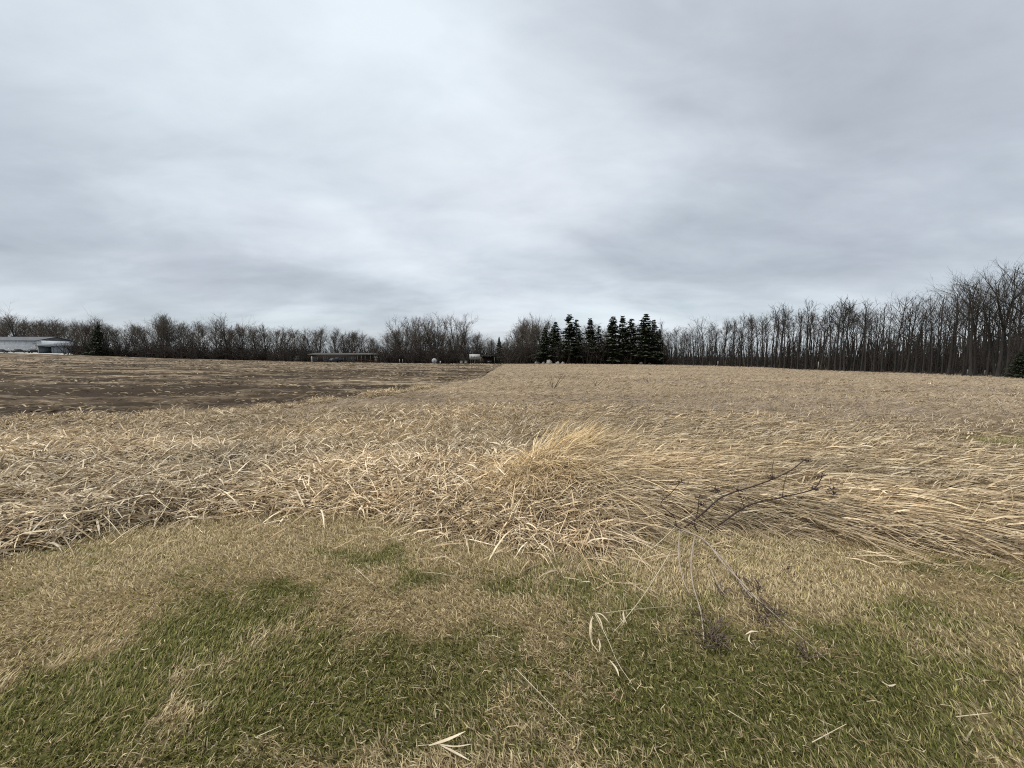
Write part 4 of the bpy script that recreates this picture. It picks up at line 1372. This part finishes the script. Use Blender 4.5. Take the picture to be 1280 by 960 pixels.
# raised white board on legs and the open shelter beside it
D5 = 116.0
p = at(593.5, 455, D5); z = gzt(p[0], D5)
b0, b1 = float(at(593, 449.2, D5)[2]) - z, float(at(593, 442.8, D5)[2]) - z
bd = thing('sign_board', (p[0], D5, z), 0, 'white board with faint grey marks raised on thin posts', 'board')
part('panel', bd, M_white2, (-1.6, 1.6, -.05, .05, b0, b1))
for i, (xx, ww, hh) in enumerate(((-1.1, .16, .8), (-.7, .3, .55), (-.15, .16, .75), (.3, .34, .5), (.85, .18, .7), (1.2, .2, .4))):
    part('mark', bd, M_roofgrey, (xx, xx + ww, -.065, -.048, b0 + .3, b0 + .3 + hh))
for xx in (-1.3, 0.0, 1.3):
    part('post', bd, M_post, (xx - .06, xx + .06, .05, .17, -.1, b1))
T = Tubes(); T.tube([(.1, -.02, b0), (0, -.5, .0)], [.05, .05], 5); link('brace', T.mesh('brace', False), M_post, bd)
q0, q1 = at(600.5, 455, D5 + 1), at(618.5, 455, D5 + 1)
z = gzt(q0[0], D5 + 1); hh = float(at(610, 444.6, D5 + 1)[2]) - z; Lw = q1[0] - q0[0]
op = thing('open_shelter', (q0[0], D5 + 1, z), 0, 'open dark shelter with a thin flat roof right of the white board', 'shelter')
part('roof', op, M_shingle, (0, Lw, -.2, 4.2, hh - .16, hh))
for xx in (.1, Lw - .1):
    for yy in (0, 4):
        part('post', op, M_post, (xx - .08, xx + .08, yy - .08, yy + .08, -.1, hh - .16))
part('back_wall', op, M_brown, (.2, Lw - .2, 3.9, 4.0, 0, hh - .2))
p = at(612, 455, D5 + 2); car((p[0], D5 + 2.6, gzt(p[0], D5 + 2)), 1.57, 'dark car parked under the open shelter', s=.85)


def stone_mesh(seed):
    rs2 = np.random.RandomState(seed); T = Tubes()
    k = [(.55, -.12), (.62, .12), (.5, .42), (.28, .60), (.05, .66)]
    pts = [(0, 0, z) for r, z in k]
    T.tube(pts, [r for r, z in k], 9, True)
    for v in T.V: v += rs2.normal(0, .06, v.shape)
    return T.mesh('boulder')


STN = [stone_mesh(i) for i in range(3)]
for i, (px, s, lab) in enumerate(((671.5, 1.2, 'pale boulder, leftmost at the foot of the spruces'), (679.5, .8, 'small pale boulder, second from left under the spruces'), (686.5, 1.5, 'largest pale boulder at the foot of the second spruce'),
                                  (697, .9, 'pale boulder, fourth from left under the spruces'), (703.5, .8, 'small pale boulder below the tall third spruce'),
                                  (801, 1.0, 'pale boulder below the tallest dense spruce'), (812, .8, 'small pale boulder right of the tallest spruce'))):
    p, D = base_at(px, -.6)
    o = link('boulder', STN[i % 3], M_stone, None, (p[0], p[1], p[2])); o.scale = (s, s, s * 1.1); o.rotation_euler = (0, 0, i * 1.3)
    tag(o, lab, 'boulder', 'boulders under the spruces')
for px, h, r, lab in ((897, 1.2, .11, 'pale post at the meadow edge before the far wood'), (1022.5, 1.7, .08, 'taller white post at the wood edge mid way along'), (1025.5, 1.0, .08, 'shorter white post beside the taller one at the wood edge'),
                      (1243.5, 1.6, .05, 'slim white post among the trunks near the right end'), (1209.5, .8, .06, 'short pale post left of the thick trunk in the wood'), (1231, .75, .06, 'short pale post between trunks in the wood, right of thick trunk')):
    p, D = base_at(px, 1.5)
    T = Tubes(); T.tube([(0, 0, -.1), (0, 0, h * .5), (.01, 0, h)], [r, r, r], 8, True)
    o = link('post', T.mesh('post', False), M_stone, None, p)
    tag(o, lab, 'post')

# ------------------------------------------------------------------ the dead weed and stray stems
def surf(px, py, dz=0.0):
    q = gp(px, py)
    for _ in range(4):                                   # settle on the mat where it is raised
        zz = float(terrain(q[0], q[1]) + 0.75 * mat_h(q[0], q[1]))
        q = gp(px, py, zz + dz)
    return np.array((q[0], q[1], zz + dz))


def catmull(P, m=6):
    P = np.asarray(P, float); P = np.vstack([2 * P[0] - P[1], P, 2 * P[-1] - P[-2]]); out = []
    for i in range(1, len(P) - 2):
        for t in np.linspace(0, 1, m, endpoint=False):
            a, b, c, d = P[i - 1], P[i], P[i + 1], P[i + 2]
            out.append(.5 * ((2 * b) + (-a + c) * t + (2 * a - 5 * b + 4 * c - d) * t * t + (-a + 3 * b - 3 * c + d) * t ** 3))
    out.append(P[-2]); return np.array(out)


rsw = np.random.RandomState(11)


def seed_head(T, p, size, n=16):
    for i in range(n):
        d = rsw.normal(0, 1, 3); d /= np.linalg.norm(d); d[2] = abs(d[2]) * .6
        e = p + d * size * rsw.uniform(.5, 1.2)
        T.tube([p, (p + e) / 2 + rsw.normal(0, size * .1, 3), e], [.0025, .002, .0035], 3)
        T.tube([e - d * .008, e, e + d * .008], [.002, .0055, .002], 4)


root = surf(853, 668)
D0 = root[1]
weed = thing('dead_weed', tuple(root), 0, 'dead dark stemmed weed bent over at the lawn edge, with seed heads', 'weed')
rel = lambda p: np.asarray(p) - root


def up_pt(px, py, D): return at(px, py, D)


dark_stems = [
    ([(850, 664, 0), (880, 640, .05), (905, 620, .1), (950, 605, .15), (985, 590, .2), (1008, 573, .25)], .0065, [(965, 598, .17), (1005, 576, .25)]),
    ([(872, 672, 0), (900, 655, .0), (935, 632, .05), (975, 622, .1), (1015, 612, .12), (1028, 596, .14)], .0065, [(1018, 612, .12), (1028, 596, .14), (1040, 612, .15)]),
    ([(846, 660, 0), (842, 645, .03), (826, 630, .05), (840, 615, .08), (853, 600, .1)], .004, [(852, 602, .1)]),
    ([(876, 672, 0), (868, 655, .02), (872, 640, .05), (874, 620, .08)], .005, [(873, 622, .08), (876, 632, .07)]),
    ([(966, 600, .17), (965, 588, .17), (968, 572, .18)], .0025, []),
    ([(978, 622, .1), (980, 605, .12), (985, 590, .14)], .0025, []),
    ([(1015, 612, .12), (1040, 606, .14), (1042, 620, .15)], .0025, [(1041, 618, .15)]),
    ([(905, 620, .1), (895, 615, .1), (898, 612, .1)], .0025, [(897, 613, .1)]),
    ([(930, 634, .06), (926, 622, .07), (922, 612, .08)], .0025, [(922, 613, .08)])]
for pts, r, heads in dark_stems:
    P = catmull([rel(up_pt(a, b, D0 + c)) for a, b, c in pts])
    T = Tubes(); T.tube(P, np.linspace(r * 1.3, r * .65, len(P)), 6)
    o = link('stem', T.mesh('stem'), M_stemdark, weed)
    for (a, b, c) in heads:
        T = Tubes(); seed_head(T, rel(up_pt(a, b, D0 + c)), .05, 12)
        link('seed_head', T.mesh('seed_head'), M_seed, o)


def lying(pts, lift, r0, r1, name, mat, parent=None, sides=5):
    P = catmull([surf(a, b, lift + (c[0] if c else 0)) for a, b, *c in pts])
    if parent is not None: P = P - root
    T = Tubes(); T.tube(P, np.linspace(r0, r1, len(P)), sides)
    return T.mesh(name), P


for pts, r in (([(850, 664, .10), (848, 690, .10), (853, 722, .05), (862, 742)], .0060),
               ([(868, 672, .06), (864, 700, .09), (866, 730, .05), (876, 765), (880, 800)], .0065),
               ([(852, 662, .05), (880, 675, .08), (905, 705, .07), (932, 733, .03), (955, 758)], .0075),
               ([(878, 675, .05), (905, 700, .06), (925, 728, .03), (940, 748)], .006),
               ([(885, 705, .02), (900, 735, .03), (912, 748)], .004),
               ([(930, 735, .02), (965, 765, .02), (1005, 800), (1040, 830)], .003)):
    me_, P = lying(pts, .03, r, r * .5, 'stem', None, weed)
    link('stem', me_, M_stemgrey, weed)
for (a, b, s, nn) in ((922, 722, .06, 16), (948, 738, .10, 26), (968, 768, .13, 34), (888, 795, .14, 40), (900, 740, .08, 18), (1010, 822, .10, 20), (985, 712, .06, 14), (875, 770, .07, 14), (930, 745, .08, 18), (952, 775, .1, 24), (895, 808, .1, 24)):
    T = Tubes(); seed_head(T, surf(a, b, .022) - root, s, int(nn * .65))
    link('seed_head', T.mesh('seed_head'), M_seedgrey, weed)


def ribbon_leaf(pts, wmax, name='leaf', lift=.042):
    """one dry reed leaf with a folded midrib along picture points given on the ground"""
    P = catmull([surf(a, b, lift + (c[0] if c else 0)) for a, b, *c in pts], 5)
    k = len(P); t = np.linspace(0, 1, k)
    wv = wmax * np.clip(np.sin(pi * np.clip(t * .9 + .08, 0, 1)), .05, 1) ** .8
    Tn = np.gradient(P, axis=0); Tn /= np.linalg.norm(Tn, axis=1)[:, None]
    Sd = np.cross(Tn, (0, 0, 1.0)); Sd /= np.linalg.norm(Sd, axis=1)[:, None] + 1e-9
    T = Tubes(); A = P - Sd * wv[:, None] / 2; B = P + Sd * wv[:, None] / 2; M_ = P - np.array((0, 0, .25)) * wv[:, None]
    T.V.append(np.concatenate([A, M_, B])); T.n = 3 * k
    for i in range(k - 1):
        T.Fc.append((i, i + 1, k + i + 1, k + i)); T.Fc.append((k + i, k + i + 1, 2 * k + i + 1, 2 * k + i))
    return T.mesh(name)


def reed_piece(name, label, stems, leaves, cat='reed stem'):
    o = thing(name, (0, 0, 0), 0, label, cat)
    a = surf(stems[0][0][0][0], stems[0][0][0][1]) if stems else surf(leaves[0][0][0][0], leaves[0][0][0][1])
    o.location = tuple(a)
    for pts, r in stems:
        r *= .75
        me_, P = lying(pts, .035, r, r * .5, 'stem', None)
        c_ = link('stem', me_, M_stempale, o); c_.location = tuple(-a)
    for pts, wv in leaves:
        wv *= .8
        c_ = link('leaf', ribbon_leaf(pts, wv), M_stempale, o); c_.location = tuple(-a)
    return o


reed_piece('fallen_reed', 'pale broken reed with drooping white leaves on the lawn, below the weed',
           [([(740, 776, .05), (739, 800, .03), (748, 815, .02)], .004), ([(744, 768, .07), (760, 800), (772, 828), (790, 855)], .003)],
           [([(742, 766, .07), (752, 768, .06), (762, 779, .03)], .012), ([(744, 766, .07), (750, 775, .05), (754, 787, .02)], .010),
            ([(741, 770, .07), (738, 780, .04), (737, 795, .01)], .011), ([(748, 798, .03), (750, 806, .02), (749, 815, .01)], .010), ([(762, 825, .02), (770, 835, .02), (774, 846, .01)], .012)])
reed_piece('fallen_reed', 'long pale reed stem slanting from the weed down across the lawn',
           [([(838, 690, .10), (825, 712, .07), (806, 742, .04), (786, 768, .02), (767, 790, .01)], .0045), ([(812, 736, .05), (822, 742, .03), (831, 746, .01)], .0025), ([(757, 766, .02), (790, 762, .02), (845, 757, .01)], .0025)],
           [([(779, 764, .05), (780, 772, .03), (784, 780, .01)], .010), ([(775, 772, .03), (780, 778, .02), (778, 766, .03)], .007)])
reed_piece('fallen_reed', 'pale curved stem arching left from the weed to the lawn', [([(843, 660, .12), (822, 680, .10), (803, 695, .06), (794, 716, .01)], .0055)], [])
reed_piece('fallen_leaf', 'pale dry reed leaf with split blades lying nearest the camera', [([(520, 932), (536, 931), (548, 928)], .002)],
           [([(536, 932), (560, 924, .01), (582, 914, .03)], .016), ([(548, 930), (568, 933, .01), (590, 930, .01)], .008), ([(550, 931), (568, 940, .01), (588, 951, .01)], .011)], 'leaf')
reed_piece('fallen_straw', 'long thin pale straw lying diagonally in the centre of the lawn', [([(644, 835, .02), (680, 872, .025), (716, 909, .01)], .0022)], [], 'straw')
for pts, r, lab in (([(443, 709, .03), (470, 733, .02)], .003, 'short pale straw on the straw patch left of centre'),
                    ([(528, 715), (550, 717, .02), (572, 722)], .0025, 'pale straw lying flat just below the reeds at centre'),
                    ([(436, 791), (447, 778, .03)], .0025, 'short pale straw upright in the pale bare patch'),
                    ([(638, 756, .02), (652, 767)], .003, 'tiny pale straw near the lawn centre, left of broken reed'),
                    ([(321, 921), (352, 907, .02)], .003, 'pale straw lying in the dark green lower left'),
                    ([(718, 722), (727, 702, .03), (756, 690, .02)], .0022, 'thin pale straw sticking out below the reed mat'),
                    ([(986, 800), (1008, 815, .01)], .002, 'thin pale straw right of the fallen seed heads'),
                    ([(910, 888, .02), (938, 905)], .003, 'pale straw low in the lawn right of centre'),
                    ([(1015, 928), (1058, 905, .02)], .003, 'pale straw lying in the lower right lawn'),
                    ([(1195, 896), (1240, 891, .01)], .003, 'pale straw near the right edge of the lawn'),
                    ([(1195, 693, .02), (1225, 706)], .004, 'pale stem poking from the reeds at right'),
                    ([(1242, 718, .02), (1275, 732)], .004, 'pale stem on the green patch at far right'),
                    ([(1030, 715, .02), (1038, 731)], .003, 'short pale straw right of the weed')):
    reed_piece('fallen_straw', lab, [(pts, r)], [], 'straw')
reed_piece('fallen_leaf', 'small curled pale leaf lying on the lawn below the seed heads', [], [([(932, 793), (940, 789, .02), (949, 790, .01)], .014), ([(938, 791), (936, 800, .01), (941, 806)], .009)], 'leaf')
reed_piece('fallen_leaf', 'curled pale leaf in the lawn right of the seed heads', [], [([(1102, 852), (1112, 857, .02), (1120, 855, .01)], .013)], 'leaf')
# pale stems caught in the reeds at the left
for pts, lab in (([(121, 635, .1), (140, 655, .1), (154, 672, .03)], 'pale straight stem slanting down out of the reeds at left'),
                 ([(244, 612, .15), (250, 596, .2), (253, 580, .25)], 'pale bent leaf stalk standing in the reeds left of centre'),
                 ([(270, 592, .12), (281, 572, .2), (288, 553, .3)], 'thin pale stalk standing out of the reeds left of centre'),
                 ([(0, 562, .1), (6, 556, .2), (12, 551, .28)], 'dark tilted stalk at the left edge behind the reeds')):
    reed_piece('reed_stalk', lab, [(pts, .006)], [], 'reed stalk')
# dry weed stalks standing in the meadow
for px, py, h, lab in ((691, 487, .75, 'dead forked weed stalk standing in the meadow right of field corner'), (745, 483, .4, 'low dark dead weed tuft in the middle of the meadow'), (810, 480, .4, 'small dead weed stalk in the meadow below the tallest spruce')):
    q = gp(px, py)
    z = gzt(*q); o = thing('dead_stalk', (q[0], q[1], z), 0, lab, 'weed')
    for k in range(5):
        d = np.array((rsw.normal(0, .35), rsw.normal(0, .35), 1)) * h * rsw.uniform(.6, 1)
        T = Tubes(); T.tube([(0, 0, -.05), d * .5 + rsw.normal(0, .03, 3), d], [.014, .010, .006], 4); s_o = link('stem', T.mesh('stem'), M_stemdark, o)
        T = Tubes(); seed_head(T, d, .06, 6); link('seed_head', T.mesh('seed_head'), M_seed, s_o)
